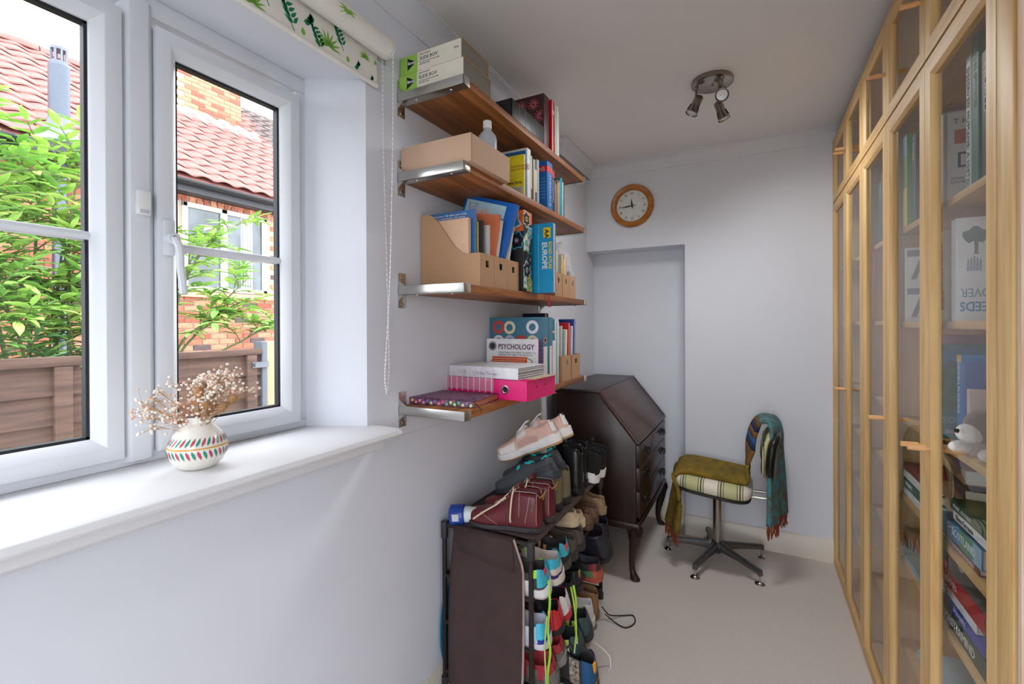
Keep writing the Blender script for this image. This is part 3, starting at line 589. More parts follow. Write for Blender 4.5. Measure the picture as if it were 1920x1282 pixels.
def flowers(face, spots):
    for cx, cz, r, k in spots:
        def put(poly, m, lay):
            vs = [((p.x, -.0004-lay*.0003, p.y) if face == 0 else (.0004+lay*.0003, p.x, p.y)) for p in poly]
            hi = (-D, 0) if face == 0 else (0, T); vs = [((min(max(x, hi[0]), hi[1]), y, min(max(q, 0), H)) if face == 0 else (x, min(max(y, 0), T), min(max(q, 0), H))) for x, y, q in vs]
            MB().add(vs, [tuple(range(len(vs)))]).build('flower_print', m, o, smooth=0)
        n = 5 if k % 2 else 6
        for j in range(n): put(petal(cx, cz, r, j*2*math.pi/n+.3*k, r*.40), FC[2 if k % 3 == 0 else (k % 8)], 0); put(petal(cx, cz, r*.86, j*2*math.pi/n+.3*k, r*.28), FC[(k+1) % 8] if k % 2 else C(22, 22, 28, .4), 1)
        for q, mm in ((.30, FC[(k+3) % 8]), (.16, FC[(k+5) % 8])): put([Vector((cx+r*q*math.cos(a*.628), cz+r*q*math.sin(a*.628))) for a in range(10)], mm, 2 if q > .2 else 3)
MB().box((-.12, -.0003, .235), (0, 0, .316)).box((0, .001, .27), (.0003, T-.001, .316)).build('orange_print', FC[0], o)
flowers(1, [(.028, .285, .036, 2), (.06, .235, .03, 3), (.025, .19, .042, 1), (.06, .13, .034, 4), (.03, .085, .04, 6), (.055, .03, .036, 5), (.012, .035, .03, 1)])
flowers(0, [(-.05, .275, .045, 3), (-.13, .285, .04, 2), (-.03, .2, .04, 4), (-.2, .26, .045, 1), (-.1, .21, .04, 5)])
q = book('thin red book behind the road atlas', (.24, .504, z), .012, .2, .305, C(180, 30, 40), GR)
o = thing('road_atlas', 'large bright blue road atlas of Europe standing on its side', 'atlas', (.345, .528, z), (0, 0, 0), GR); D = .335; T = .026; H = .282
MB().box((-D, 0, 0), (0, .0015, H)).box((-D, T-.0015, 0), (0, T, H)).box((-D, .0015, 0), (0, T-.0015, .0015)).build('cover', C(30, 160, 214, .3), o, bevel=.0004, seg=1)
MB().box((-D+.002, .002, .002), (-.002, T-.002, H-.002)).build('pages', mat('atlas_pages', (226, 190, 180), .8, scale=200), o)
MB().box((-.043, -.0006, .222), (-.012, 0, .264)).build('yellow_badge', C(246, 206, 20, .4), o); text('AA', .026, (-.0365, -.0012, .256), (0, 0, -1), (1, 0, 0), M_ink, o, bold=.0006)
text('EUROPE', .030, (-.048, -.0012, .205), (0, 0, -1), (1, 0, 0), M_white, o, bold=.001); text('ROAD ATLAS', .020, (-.020, -.0012, .206), (0, 0, -1), (1, 0, 0), C(246, 216, 60), o, bold=.0006, width=.92)
MB().box((-.066, -.0006, .004), (-.0648, 0, .278)).build('crease', C(190, 220, 234), o)
o = thing('bookmark_tassel', 'red ribbon tassel hanging below the road atlas', 'tassel', (.275, .632, z))
tb = MB()
for k in range(14): tb.tube(curve_pts([(.0, 0, .004), (.006, .001*k-.007, -.012), (.006+.003*math.sin(k), .002*k-.014, -.045-.012*math.sin(k*2.1))], 4), .0011, 5)
tb.build('threads', C(190, 60, 70, .8), o); MB().box((-.04, -.003, .0002), (.006, .003, .0016)).build('ribbon', C(180, 50, 60, .7), o)
for lb, y in (('cardboard magazine file right after the road atlas', .768), ('middle cardboard magazine file of the far three on the third shelf', .862), ('farthest cardboard magazine file on the third shelf', .952)): magfile(lb, (.252, y, z), w=.088, h=.25)
q = f('red and white spotted ring notebook in a far magazine file', 'ring_notebook', .244, .776, z+.004, .17, .018, .252, (214, 70, 70), cat='notebook')
for k in range(16): MB().cyl((-.0, .002, .02+k*.014), (.003, .009, .02+k*.014), .0032, n=8).build('ring', M_white, q)
for lb, y, t, h, c in (('white leaflet in the far cardboard files', .80, .010, .212, (232, 232, 228)), ('pale green leaflet in the far cardboard files', .815, .008, .205, (190, 206, 180)), ('cream booklet in the far cardboard files', .870, .008, .20, (236, 226, 200)), ('orange booklet in the far cardboard files', .882, .008, .185, (228, 150, 50)), ('yellow booklet in the far cardboard files', .893, .010, .18, (236, 206, 90)), ('white booklet with red edge in the far cardboard files', .907, .012, .21, (236, 230, 226)), ('tan card booklet in the far cardboard files', .925, .012, .205, (210, 190, 160)), ('black wallet in the farthest cardboard file', .962, .02, .13, (30, 28, 30))):
    f(lb, 'booklet', .246, y, z+.004, .16, t, h, c, cat='booklet')
# crumpled clear plastic bag
o = thing('plastic_bag', 'crumpled clear plastic bag sticking up from the far files', 'bag', (.17, .985, z+.004), (0, 0, 0), GR); rb = random.Random(2); rings = []
for i in range(9):
    t = i/8; rr = .030+.045*math.sin(math.pi*min(1, .15+t*.9)); rings.append([((rr*1.2*math.cos(a)+rb.uniform(-.010, .010)), rr*.6*math.sin(a)+rb.uniform(-.006, .006), .01+t*.27+rb.uniform(-.01, .01)) for a in [2*math.pi*k/16 for k in range(16)]])
MB().loft(rings).build('bag_film', glassmat('crinkled_film', (.96, .95, .94), .12, base=.25), o, smooth=20)
# ---------------- lowest shelf
z = ZT[3]; GR = 'lowest wall shelf items'
o = thing('floral_notebook', 'dark floral hardback notebook lying on the lowest shelf', 'notebook', (.252, .078, z), (0, 0, R(5)), GR)
M_flor = mat('floral_cover', (150, 96, 130), .5, col2=(44, 34, 48), scale=70, detail=2)
MB().box((-.262, 0, 0), (0, .195, .003)).box((-.262, 0, .020), (0, .195, .023)).box((-.262, 0, 0), (0, .003, .023)).build('cover', M_flor, o, bevel=.001)
MB().box((-.258, .003, .003), (-.003, .190, .020)).build('pages', C(190, 120, 84, .8), o)
for k in range(17):
    x = -.255+k*.0152; c = random.choice([(220, 80, 150), (230, 190, 90), (150, 110, 200), (90, 120, 200), (200, 230, 150), (240, 140, 160), (90, 180, 160)])
    MB().lathe([(0, 0), (.0055, 0), (.0055, .0005), (0, .0005)], 8, M=Matrix.Translation((x, 0, .008+.006*(k % 2))) @ Matrix.Rotation(R(90), 4, 'X')).build('flower_print', C(*c), o)
MB().box((-.01, .01, .0005), (.0, .02, .001)).tube(curve_pts([(-.01, .02, .012), (.01, .0, .012), (.03, -.012, .002), (.038, -.024, -.006)], 5), .0016, 6).build('ribbon', C(40, 30, 36), o)
# pink lever arch file lying flat, spine to the front
o = thing('lever_arch_file', 'hot pink lever arch file lying flat on the lowest shelf', 'file', (0, .285, z), (0, 0, R(-3)), GR); PW, PD, PH = .352, .245, .074
M_pink = mat('hot_pink_card', (232, 26, 120), .45, var=.03)
MB().box((.002, 0, 0), (PW, PD, .003)).box((.002, 0, PH-.003), (PW, PD, PH)).box((.002, 0, 0), (PW, .003, PH)).build('cover', M_pink, o, bevel=.0015)
MB().box((.01, .006, .004), (PW-.004, PD-.006, PH-.004)).build('side_flap', M_pink, o)
MB().lathe([(.013, 0), (.016, .0008), (.013, .0016), (.010, .0008), (.013, 0)], 24, M=Matrix.Translation((.262, -.0002, .037)) @ Matrix.Rotation(R(90), 4, 'X'), caps=False).build('finger_ring', M_chrome, o); MB().cyl((.262, -.0005, .037), (.262, -.0009, .037), .011, n=20).build('finger_hole', M_black, o)
for y in (.08, .15): MB().cyl((PW-.004, y, .045), (PW+.0006, y, .045), .003).build('rivet', C(160, 20, 80), o)
o = thing('ring_binder', 'white ring binder full of papers lying on the pink file', 'binder', (-.004, .288, z+PH+.001), (0, 0, R(-4)), GR)
MB().box((.008, 0, 0), (.322, .215, .0025)).box((.008, 0, .040), (.322, .215, .0425)).box((.008, 0, 0), (.322, .0025, .0425)).build('cover', C(236, 236, 240, .3), o, bevel=.001)
pb = MB(); rp = random.Random(8)
for k in range(9): e = rp.uniform(0, .010); pb.box((.012, .006, .004+k*.0039), (.314+e, .209, .0068+k*.0039))
pb.build('papers', C(214, 214, 218, .7), o, smooth=0); MB().box((.20, .05, -.0005), (.36, .23, 0.0)).build('loose_sheet', C(214, 196, 160), o)
text('EVER', .022, (.045, -.0006, .012), (1, 0, 0), E0, C(150, 150, 160), o); text('11 Chidap Terrace', .0145, (.120, -.0006, .013), (1, 0, 0), E0, C(110, 110, 122), o)
# clear hanging strips of a plastic comb spine over the front
o = thing('plastic_comb', 'clear plastic binding combs hanging in front of the pink file', 'binding comb', (0, .262, z+.026), (0, 0, R(-4)), GR)
for k in range(9): MB().box((.006+k*.0265, 0, .0), (.0085+k*.0265, .002, .088)).build('comb_strip', mat('clear_strip', (244, 236, 240), .3, alpha=.65), o)
MB().box((.004, .001, .006), (.228, .0016, .092)).build('sheet', glassmat('clear_sleeve', (.99, .97, .98), .05, base=.10), o)
# psychology pad
o = thing('spiral_notebook', 'white PSYCHOLOGY spiral notebook standing behind the ring binder', 'notebook', (.274, .548, z), (R(-1.5), 0, 0), GR); PW, PH = .258, .212
MB().box((-PW, 0, 0), (0, .002, PH)).box((-PW, .012, 0), (0, .014, PH)).build('cover', C(240, 240, 240, .4), o); MB().box((-PW+.002, .002, .002), (-.004, .012, PH-.002)).build('pages', M_paper, o)
MB().box((-.008, -.0005, 0), (0.001, .0145, PH)).build('binding_edge', C(110, 50, 110), o)
for k in range(13): MB().lathe([(.008, -.001), (.009, 0), (.008, .001), (.007, 0), (.008, -.001)], 14, M=Matrix.Translation((.004, .007, .012+k*.0155)), caps=False).build('spiral', M_black, o)
PU = C(98, 40, 92, .5); text('PSYCHOLOGY', .031, (-.2, -.0006, PH-.044), (1, 0, 0), E0, PU, o, width=.86, bold=.0006)
text('EVERYTHING YOU NEED TO KNOW TO\nMASTER THE SUBJECT IN ONE BOOK', .0098, (-.196, -.0006, PH-.062), (1, 0, 0), E0, C(90, 80, 96), o)
MB().lathe([(.0195, 0), (.0195, .0006), (.0165, .0006), (.0165, 0), (.0195, 0)], 28, M=Matrix.Translation((-.228, 0, PH-.032)) @ Matrix.Rotation(R(90), 4, 'X'), caps=False).build('emblem_ring', M_ink, o); MB().cyl((-.228, -.0001, PH-.032), (-.228, -.0006, PH-.032), .0145, n=24).build('emblem', C(50, 50, 56), o)
MB().box((-.228, -.0006, .03), (-.060, 0, PH-.076)).build('orange_panel', C(222, 90, 40), o)
for k in range(5): MB().box((-.224+.004*(k % 2), -.0010, PH-.086-k*.009), (-.066-.006*(k % 3), -.0006, PH-.0835-k*.009)).build('text_line', C(240, 190, 160), o)
MB().tube(curve_pts([(-.062, -.0006, PH-.080), (-.040, -.0006, PH-.09), (-.032, -.0006, PH-.115), (-.038, -.0006, PH-.135)], 5), .0018, 6).build('green_arrow', C(30, 130, 80), o); MB().tube(curve_pts([(-.226, -.0006, PH-.09), (-.240, -.0006, PH-.105), (-.243, -.0006, PH-.125)], 5), .0016, 6).build('red_arrow', C(150, 50, 50), o)
# blue lever arch file with rings printed on it
def arch(label, y, T, m, H=.305, D=.258, hole=True, lab=True):
    o = thing('lever_arch_file', label, 'file', (.262, y, z), (0, 0, 0), GR)
    MB().box((-D, 0, 0), (0, .003, H)).box((-D, T-.003, 0), (0, T, H)).box((-.003, .003, 0), (0, T-.003, H)).build('cover', m, o, bevel=.0012)
    MB().box((-D+.01, .004, .004), (-.02, T-.004, H-.012)).build('pages', M_paper, o)
    if hole:
        MB().lathe([(.0095, 0), (.0135, .0008), (.0135, 0), (.0095, 0)], 24, M=Matrix.Translation((0.0002, T*.5, .205)) @ Matrix.Rotation(R(90), 4, 'Y'), caps=False).build('finger_ring', C(226, 170, 130), o); MB().cyl((.0002, T*.5, .205), (.0007, T*.5, .205), .0095, n=20).build('finger_hole', C(60, 36, 24), o)
    if lab: MB().box((0, T*.2, .03), (.0007, T*.8, .178)).build('spine_label', C(232, 228, 226), o)
    return o
MBL = mat('slate_blue_card', (72, 126, 152), .45, var=.04)
o = arch('slate blue lever arch file printed with big rings', .600, .066, MBL)
def ringp(cx, cz, c):
    MB().lathe([(.029, 0), (.029, .0005), (.016, .0005), (.016, 0), (.029, 0)], 32, M=Matrix.Translation((cx, 0, cz)) @ Matrix.Rotation(R(90), 4, 'X'), caps=False).build('ring_print', c, o)
for cx, cz, c in ((-.212, .262, C(220, 70, 60)), (-.157, .260, C(236, 226, 190)), (-.046, .262, C(240, 240, 244)), (-.157, .198, C(190, 196, 216)), (-.100, .198, C(220, 70, 60)), (-.046, .198, C(236, 226, 190)), (-.212, .198, C(240, 240, 244))): ringp(cx, cz, c)
arch('narrow slate blue file with white label beside the ring-printed file', .670, .045, MBL, hole=False)
y = .720
for lb, t, h, c in (('teal and white spined book on the lowest shelf', .030, .298, (20, 120, 140)), ('slim white book beside the teal book on the lowest shelf', .012, .30, (236, 236, 234)), ('pale turquoise slim folder on the lowest shelf', .010, .285, (120, 190, 196)), ('white plastic folder on the lowest shelf', .014, .302, (226, 228, 232))):
    q = book(lb, (.258, y, z), t, .2, h, C(*c, .4), GR); 
    if 'teal and' in lb: MB().box((0, .002, .02), (.0007, t-.002, .20)).build('spine_band', M_white, q); MB().box((0, .002, .235), (.0007, t-.002, .245)).build('spine_band', C(236, 190, 160), q)
    y += t+.003
for lb, yy in (('cardboard magazine file of coloured folders on the lowest shelf', .852), ('end cardboard magazine file on the lowest shelf', .984)): magfile(lb, (.252, yy, z), w=.118, h=.25, hf=.122)
for lb, x, yy, t, h, c, rx in (('white card folder at the front of the lowest shelf file', .226, .860, .02, .282, (230, 230, 228), 0), ('pale pink paper in the lowest shelf file', .235, .884, .008, .262, (236, 214, 206), -2), ('blue and red picture card in the lowest shelf file', .240, .896, .006, .24, (110, 170, 200), -2), ('cream letter pad in the lowest shelf file', .246, .908, .018, .245, (232, 230, 206), -3), ('bright red folder in the lowest shelf file', .248, .936, .022, .278, (204, 30, 44), -3), ('navy blue document case behind the folders', .14, .90, .05, .325, (24, 34, 60), 0), ('white envelope in the end file', .246, .994, .010, .262, (238, 238, 240), -3), ('royal blue plastic folder in the end file', .248, 1.012, .020, .296, (30, 70, 160), -3), ('grey blue folder in the end file', .22, 1.05, .02, .285, (120, 140, 170), 0)):
    f(lb, 'document_folder' if 'folder' in lb else 'papers', x, yy, z+.004, .17 if 'navy' not in lb else .12, t, h, c, rx=rx, cat='folder' if 'folder' in lb else 'papers')
# ================================================================ BUREAU
bu = thing('writing_bureau', 'dark mahogany slant-top bureau with cabriole legs in the alcove corner', 'bureau', (0, 1.24, 0))
BX0, BXF, BY, B0, BZ = .035, .52, .81, .306, .993; SX, SZ = .307, .735
prof = [(BX0, B0), (BXF-.012, B0), (BXF-.012, SZ-.012), (SX, BZ-.016), (BX0, BZ-.016)]
for y in (0, BY-.018): MB().prism(prof, 1, y, y+.018).build('side_panel', M_mahog, bu, bevel=.001)
MB().box((BX0, .018, B0), (BX0+.01, BY-.018, BZ-.018)).build('back_panel', M_mahog, bu); MB().box((BX0, .018, B0), (BXF-.02, BY-.018, B0+.012)).build('bottom', M_mahog, bu)
MB().box((BX0-.003, -.008, BZ-.016), (SX+.006, BY+.008, BZ)).build('top', M_mahog, bu, bevel=.003)
dx, dz = BXF-SX, SZ-BZ; ln = math.hypot(dx, dz); nx, nz = -dz/ln, dx/ln
pt = lambda t, n: (SX+dx*t+nx*n, BZ-.004+dz*t+nz*n)
lid = MB().prism([pt(0.01, -.014), pt(0.0, .003), pt(1.0, .003), pt(1.03, -.002), pt(1.0, -.014)], 1, -.004, BY+.004).build('fall_lid', woodmat('lid_mahogany_sheen', (58, 32, 26), (84, 50, 42), axis=1, rough=.38, coat=.2), bu, bevel=.002)  # lid wood lightened: the slope's greyish reflection is put into its colour
for q in (.004, BY-.014): MB().prism([pt(.02, .003), pt(.02, .0055), pt(.98, .0055), pt(.98, .003)], 1, q, q+.010).build('moulding', M_mahog, lid)
# drawers: lipped fronts with two swan-neck handles each
M_brass = mat('dark_antique_brass', (44, 36, 30), .4, .8); dz0 = [B0+.022, B0+.168, B0+.295]; dh = [.135, .116, .108]
for z0, h in zip(dz0, dh):
    dw = MB().box((BXF-.30, .030, z0), (BXF-.004, BY-.030, z0+h)).build('drawer', M_mahog, bu, bevel=.002)
    MB().box((BXF-.004, .022, z0-.005), (BXF+.003, BY-.022, z0+h+.004)).build('drawer_front', woodmat('drawer_mahogany', (36, 16, 12), (58, 28, 20), axis=1, rough=.38, coat=.2), dw, bevel=.003)
    for yy in (.16, BY-.16):
        zc = z0+h*.55; hd = MB()
        hd.prism([(yy+.034*math.cos(a)*(1+.22*math.cos(4*a)), zc+.022*math.sin(a)*(1+.25*math.cos(3*a))) for a in [k*math.pi/12 for k in range(24)]], 0, BXF+.003, BXF+.005)
        for s in (-1, 1): hd.lathe([(0, 0), (.008, 0), (.005, .010), (.007, .016), (0, .018)], 12, M=Matrix.Translation((BXF+.004, yy+s*.026, zc+.006)) @ Matrix.Rotation(R(90), 4, 'Y'))
        hd.tube(curve_pts([(BXF+.017, yy-.026, zc+.006), (BXF+.021, yy-.030, zc-.006), (BXF+.024, yy-.018, zc-.016), (BXF+.025, yy, zc-.012), (BXF+.024, yy+.018, zc-.016), (BXF+.021, yy+.030, zc-.006), (BXF+.017, yy+.026, zc+.006)], 4), .0032, 7)
        hd.build('swan_neck_handle', M_brass, dw)
for zz in (B0+.160, B0+.288, B0+.408): MB().box((BXF-.02, .018, zz), (BXF-.006, BY-.018, zz+.008)).build('drawer_rail', M_mahog, bu)
MB().prism([(BX0-.004, B0-.034), (BXF+.002, B0-.034), (BXF+.008, B0-.016), (BXF+.002, B0), (BX0-.004, B0)], 1, -.008, BY+.008).build('apron', M_mahog, bu, bevel=.003)
for lx, ly, ox, oy in ((BXF-.04, .035, 1, -1), (BXF-.04, BY-.035, 1, 1), (BX0+.04, .035, -1, -1), (BX0+.04, BY-.035, -1, 1)):
    tab = [(.30, -.004, .038), (.27, .010, .040), (.235, .020, .036), (.18, .016, .027), (.12, .002, .020), (.07, -.004, .0155), (.035, .002, .015), (.018, .014, .021), (.006, .020, .025), (0, .020, .022)]
    rings = []
    for zz, off, r in tab:
        c = Vector((lx+ox*off, ly+oy*off*.8, zz)); rings.append([c+Vector((math.cos(a)*r*(1.1 if zz < .03 else 1), math.sin(a)*r, 0)) for a in [k*math.pi/8 for k in range(16)]])
    lg = MB().loft(rings).build('leg', M_mahog, bu, sub=1)
    kn = MB()
    for k in range(7): a = math.atan2(oy, ox)+(k-3)*.28; c = Vector((lx+ox*.014, ly+oy*.011, .272)); kn.tube([c+Vector((math.cos(a)*.037, math.sin(a)*.037, .012)), c+Vector((math.cos(a)*.043, math.sin(a)*.043, -.012)), c+Vector((math.cos(a)*.036, math.sin(a)*.036, -.04))], [.005, .0055, .003], 6)
    kn.build('carving', M_mahog, lg)

# ================================================================ SWIVEL CHAIR
CX, CY = .868, 1.685
chr_ = thing('swivel_chair', 'vintage swivel chair with striped seat on a five-star metal base', 'chair', (CX, CY, 0))
M_al = mat('worn_aluminium', (112, 112, 112), .35, .9, var=.1)
for k in range(5):
    a = R(178+72*k); u = Vector((math.cos(a), math.sin(a), 0)); v = Vector((-u.y, u.x, 0)); r1 = .278
    rings = []
    for t, zz, hw, hh in ((.0, .088, .022, .026), (.12, .086, .017, .02), (.5, .078, .013, .015), (.92, .066, .013, .013), (1., .060, .014, .016)):
        c = u*(.02+(r1-.02)*t); rings.append([c+v*hw+Vector((0, 0, zz-hh)), c+v*hw*.7+Vector((0, 0, zz+hh)), c-v*hw*.7+Vector((0, 0, zz+hh)), c-v*hw+Vector((0, 0, zz-hh))])
    sp = MB().loft(rings).build('base_spoke', M_al, chr_, bevel=.002); e = u*(r1-.008)
    ft = MB().cyl(e+Vector((0, 0, .018)), e+Vector((0, 0, .05)), .007).lathe([(0, 0), (.024, 0), (.025, .004), (.018, .012), (.008, .018), (0, .018)], 18, e); ft.build('glide_foot', M_chrome, sp)
MB().lathe([(0, .045), (.018, .045), (.02, .06), (.034, .07), (.036, .105), (.026, .115), (.024, .12), (0, .12)], 20).build('hub', M_al, chr_)
MB().cyl((0, 0, .11), (0, 0, .43), .0235, n=24).build('column', mat('column_steel', (168, 164, 158), .22, 1.), chr_)
# seat cushion: rounded pad, tilted slightly backwards, striped band round the side
def pad(w, d, h, r, n=10, e=1.6):
    """rounded-box rings stacked in z"""
    def sup(sx, sy, k): return [(sx*abs(math.cos(a))**(2/4.5)*(1 if math.cos(a) >= 0 else -1), sy*abs(math.sin(a))**(2/4.5)*(1 if math.sin(a) >= 0 else -1)) for a in [2*math.pi*j/40 for j in range(40)]]
    out = []
    for i in range(n+1):
        t = i/n; q = abs(2*t-1)**3; ins = r*q
        out.append([(x, y, h*t) for x, y in sup(w/2-ins, d/2-ins, 0)])
    return out
ts = Matrix.Translation((-.022, -.005, .425)) @ Matrix.Rotation(R(5.5), 4, 'Y')
M_stripe = None
def stripes(name):
    m = bpy.data.materials.new(name); m.use_nodes = True; N = m.node_tree.nodes; K = m.node_tree.links; b = N['Principled BSDF']; b.inputs['Roughness'].default_value = .85
    tc = N.new('ShaderNodeTexCoord'); sx = N.new('ShaderNodeSeparateXYZ'); K.new(tc.outputs['Object'], sx.inputs[0])
    fr = N.new('ShaderNodeMath'); fr.operation = 'MULTIPLY_ADD'; fr.inputs[1].default_value = 1/.19; fr.inputs[2].default_value = .28; K.new(sx.outputs['X'], fr.inputs[0]); f2 = N.new('ShaderNodeMath'); f2.operation = 'FRACT'; K.new(fr.outputs[0], f2.inputs[0])
    cr = N.new('ShaderNodeValToRGB'); cr.color_ramp.interpolation = 'CONSTANT'; E_ = cr.color_ramp.elements
    st = [(0, (232, 222, 204)), (.36, (70, 66, 52)), (.38, (214, 210, 170)), (.42, (92, 88, 66)), (.46, (214, 210, 170)), (.49, (70, 66, 52)), (.51, (192, 190, 140)), (.84, (70, 66, 52)), (.86, (214, 210, 170)), (.90, (92, 88, 66)), (.94, (214, 210, 170)), (.98, (70, 66, 52))]
    while len(E_) < len(st): E_.new(.5)
    for e, (p, c) in zip(E_, st): e.position = p; e.color = (*lin(c), 1)
    K.new(f2.outputs[0], cr.inputs[0]); K.new(cr.outputs[0], b.inputs['Base Color']); MATS[name] = m; return m
M_stripe = stripes('striped_cotton')
so = MB().loft([[tuple(ts @ Vector(p)) for p in r] for r in pad(.40, .42, .075, .035)]).build('seat', M_stripe, chr_)
MB().loft([[tuple(ts @ Vector((p[0]*.99, p[1]*.99, p[2]-.006))) for p in r] for r in pad(.40, .42, .02, .01, 4)]).build('seat_base', C(40, 38, 36, .6), chr_)
# back pad: oval upholstered shell on a bent steel bar
tb_ = Matrix.Translation((.225, -.005, .53)) @ Matrix.Rotation(R(6), 4, 'Y')
def bpad(x0, x1, gz, gw):
    rings = []
    for i in range(7):
        t = i/6; q = 1-.10*abs(2*t-1)**2.5; rings.append([(x0+(x1-x0)*t+.020*(abs(math.sin(a))**2), gw*q*abs(math.cos(a))**.55*(1 if math.cos(a) >= 0 else -1), .128+gz*q*abs(math.sin(a))**.62*(1 if math.sin(a) >= 0 else -1)) for a in [2*math.pi*j/36 for j in range(36)]])
    return [[tuple(tb_ @ Vector(p)) for p in r] for r in rings]
MB().loft(bpad(-.018, .006, .122, .185)).build('back_cushion', M_stripe, chr_); MB().loft(bpad(.004, .045, .128, .192)).build('back_shell', C(20, 20, 22, .35), chr_)
M_rod = mat('pale_steel_bar', (196, 192, 184), .3, .8)
for s in (-1, 1): MB().tube(curve_pts([(.10, s*.055-.005, .418), (.20, s*.055-.005, .412), (.262, s*.055-.005, .418), (.274, s*.055-.005, .445), (.274, s*.055-.005, .52), (.276, s*.055-.005, .62)], 6), .0075, 10).build('back_bar', M_rod, chr_)

# throw over seat and back
th = thing('throw_blanket', 'fringed olive and teal woollen throw draped over the swivel chair', 'blanket', (CX, CY, 0))
path = [(-.292, .165), (-.276, .24), (-.262, .32), (-.246, .40), (-.236, .46), (-.216, .505), (-.165, .526), (-.08, .522), (.02, .512), (.11, .502), (.150, .502), (.166, .528), (.160, .58), (.160, .64), (.166, .70), (.184, .765), (.214, .812), (.256, .822), (.292, .798), (.308, .74), (.310, .66), (.318, .56), (.326, .46), (.332, .38), (.336, .315)]
pp = curve_pts([(x, 0, z) for x, z in path], 4); NP = len(pp)
ROWS = {}
def cover(i0, i1, m, name):
    rows = []; rr = random.Random(1)
    for i in range(i0, min(i1+1, NP)):
        t = i/(NP-1); p = pp[i]; row = []
        y0 = lerp_tab([(0, -.215), (.12, -.21), (.2, -.18), (.27, -.15), (.45, -.12), (.55, -.10), (.66, -.07), (.72, -.10), (.8, -.16), (1, -.19)], t); y1 = lerp_tab([(0, .06), (.12, .10), (.2, .165), (.45, .165), (.6, .14), (.75, .13), (1, .10)], t)
        sk = lerp_tab([(0, .115), (.08, .105), (.15, .07), (.2, .02), (.24, 0), (.5, 0), (.56, .03), (.64, .02), (.68, 0), (.72, -.01), (.8, -.05), (1, -.085)], t)
        for j in range(19):
            s = j/18; y = y0+(y1-y0)*s; fold = .010*math.sin(s*11+t*5)*(1 if t < .2 or t > .72 else .12); ed = (.012*(1-min(1, s*7)) if .2 < t < .5 else 0)
            nxt = pp[min(i+1, NP-1)]-pp[max(i-1, 0)]; n = Vector((-nxt.z, 0, nxt.x)).normalized(); q = p+n*(.008+fold); row.append((q.x+sk*(1-s), y, q.z-ed+(.03*(1-s) if t < .1 else 0)))
        ROWS[i] = row
        rows.append(row)
    return MB().loft(rows, closed=False, caps=False).build(name, m, th, solid=.02, smooth=60)
M_olive = mat('olive_wool', (146, 116, 30), .95, col2=(98, 86, 26), scale=26, bump=.8, bscale=220, stretch=(1, .35, 1)); M_tealw = mat('teal_brown_weave', (70, 150, 156), .95, col2=(104, 74, 56), scale=20, bump=.9, bscale=260, detail=3, dist=1.2)
M_band = [mat('navy_wool', (30, 38, 74), .95, bump=.6), mat('rust_wool', (122, 84, 34), .95, bump=.6), mat('blue_wool', (44, 90, 140), .95, bump=.6)]
i1 = int(NP*.515); cover(0, i1, M_olive, 'olive_half')
st = [(0, 4), (2, 3), (0, 3), (1, 4)]; k = i1
for mi, w in [(1, 5), (0, 2), (2, 2), (1, 2), (0, 2), (1, 2)]: cover(k, k+w, M_band[mi], 'woven_band'); k += w
cover(k, NP, M_tealw, 'teal_half')
M_fr = mat('rust_fringe', (130, 58, 28), .95); fa = MB(); fb = MB(); rr = random.Random(6)
for idx, mb_, nn in ((0, fa, 34), (NP-1, fb, 34)):
    rw = [Vector(q) for q in ROWS[idx]]
    for k in range(nn):
        s = k/(nn-1)*17.99; p = rw[int(s)].lerp(rw[int(s)+1], s-int(s)); mb_.tube([p+Vector((0, 0, .008)), p+Vector((rr.uniform(-.006, .006), rr.uniform(-.004, .004), -.03)), p+Vector((rr.uniform(-.01, .008), rr.uniform(-.006, .006), -.072))], [.0034, .0038, .0022], 5)
fa.build('fringe', M_fr, th); fb.build('fringe', M_fr, th)

# ================================================================ CLOCK
ck = thing('wall_clock', 'round wall clock with wooden rim and white roman dial', 'clock', (.327, L, 2.152))
TM_ = Matrix.Rotation(R(90), 4, 'X')
MB().lathe([(.104, 0), (.140, 0), (.145, .008), (.143, .020), (.132, .030), (.116, .026), (.106, .016), (.104, 0)], 56, M=TM_, caps=False).build('rim', woodmat('oak_rim', (160, 92, 22), (196, 124, 44), axis=0, rough=.3, coat=.3), ck)
MB().lathe([(0, 0), (.108, 0), (.108, .006), (0, .006)], 48, M=TM_).build('dial', C(232, 234, 228, .6), ck)
for i, s in enumerate(['XII', 'I', 'II', 'III', 'IIII', 'V', 'VI', 'VII', 'VIII', 'IX', 'X', 'XI']):
    a = R(90-30*i); u = Vector((math.cos(a), 0, math.sin(a))); c = u*.086; rt = Vector((u.z, 0, -u.x))
    text(s, .026, c-u*.010+Vector((0, -.0064, 0)), rt, u, M_ink, ck, 'CENTER', width=.55, name='numeral')
def hand(a, l, w, y, n): u = Vector((math.cos(a), 0, math.sin(a))); v = Vector((-u.z, 0, u.x)); P = [u*-.018-v*w*.5, u*l*.35-v*w, u*l, u*l*.35+v*w, u*-.018+v*w*.5]; MB().add([p+Vector((0, y, 0)) for p in P]+[p+Vector((0, y-.001, 0)) for p in P], [(0, 1, 2, 3, 4), (9, 8, 7, 6, 5)]+[(i, i+5, (i+1) % 5+5, (i+1) % 5) for i in range(5)]).build(n, M_ink, ck)
hand(R(97), .05, .0055, -.009, 'hour_hand'); hand(R(185), .092, .0045, -.011, 'minute_hand'); hand(R(2), .032, .0012, -.013, 'second_hand'); MB().cyl((0, -.006, 0), (0, -.014, 0), .004, n=12).build('boss', M_ink, ck)
MB().lathe([(0, .020), (.108, .020), (.108, .0212), (0, .0212)], 40, M=TM_).build('glass', M_pane, ck)

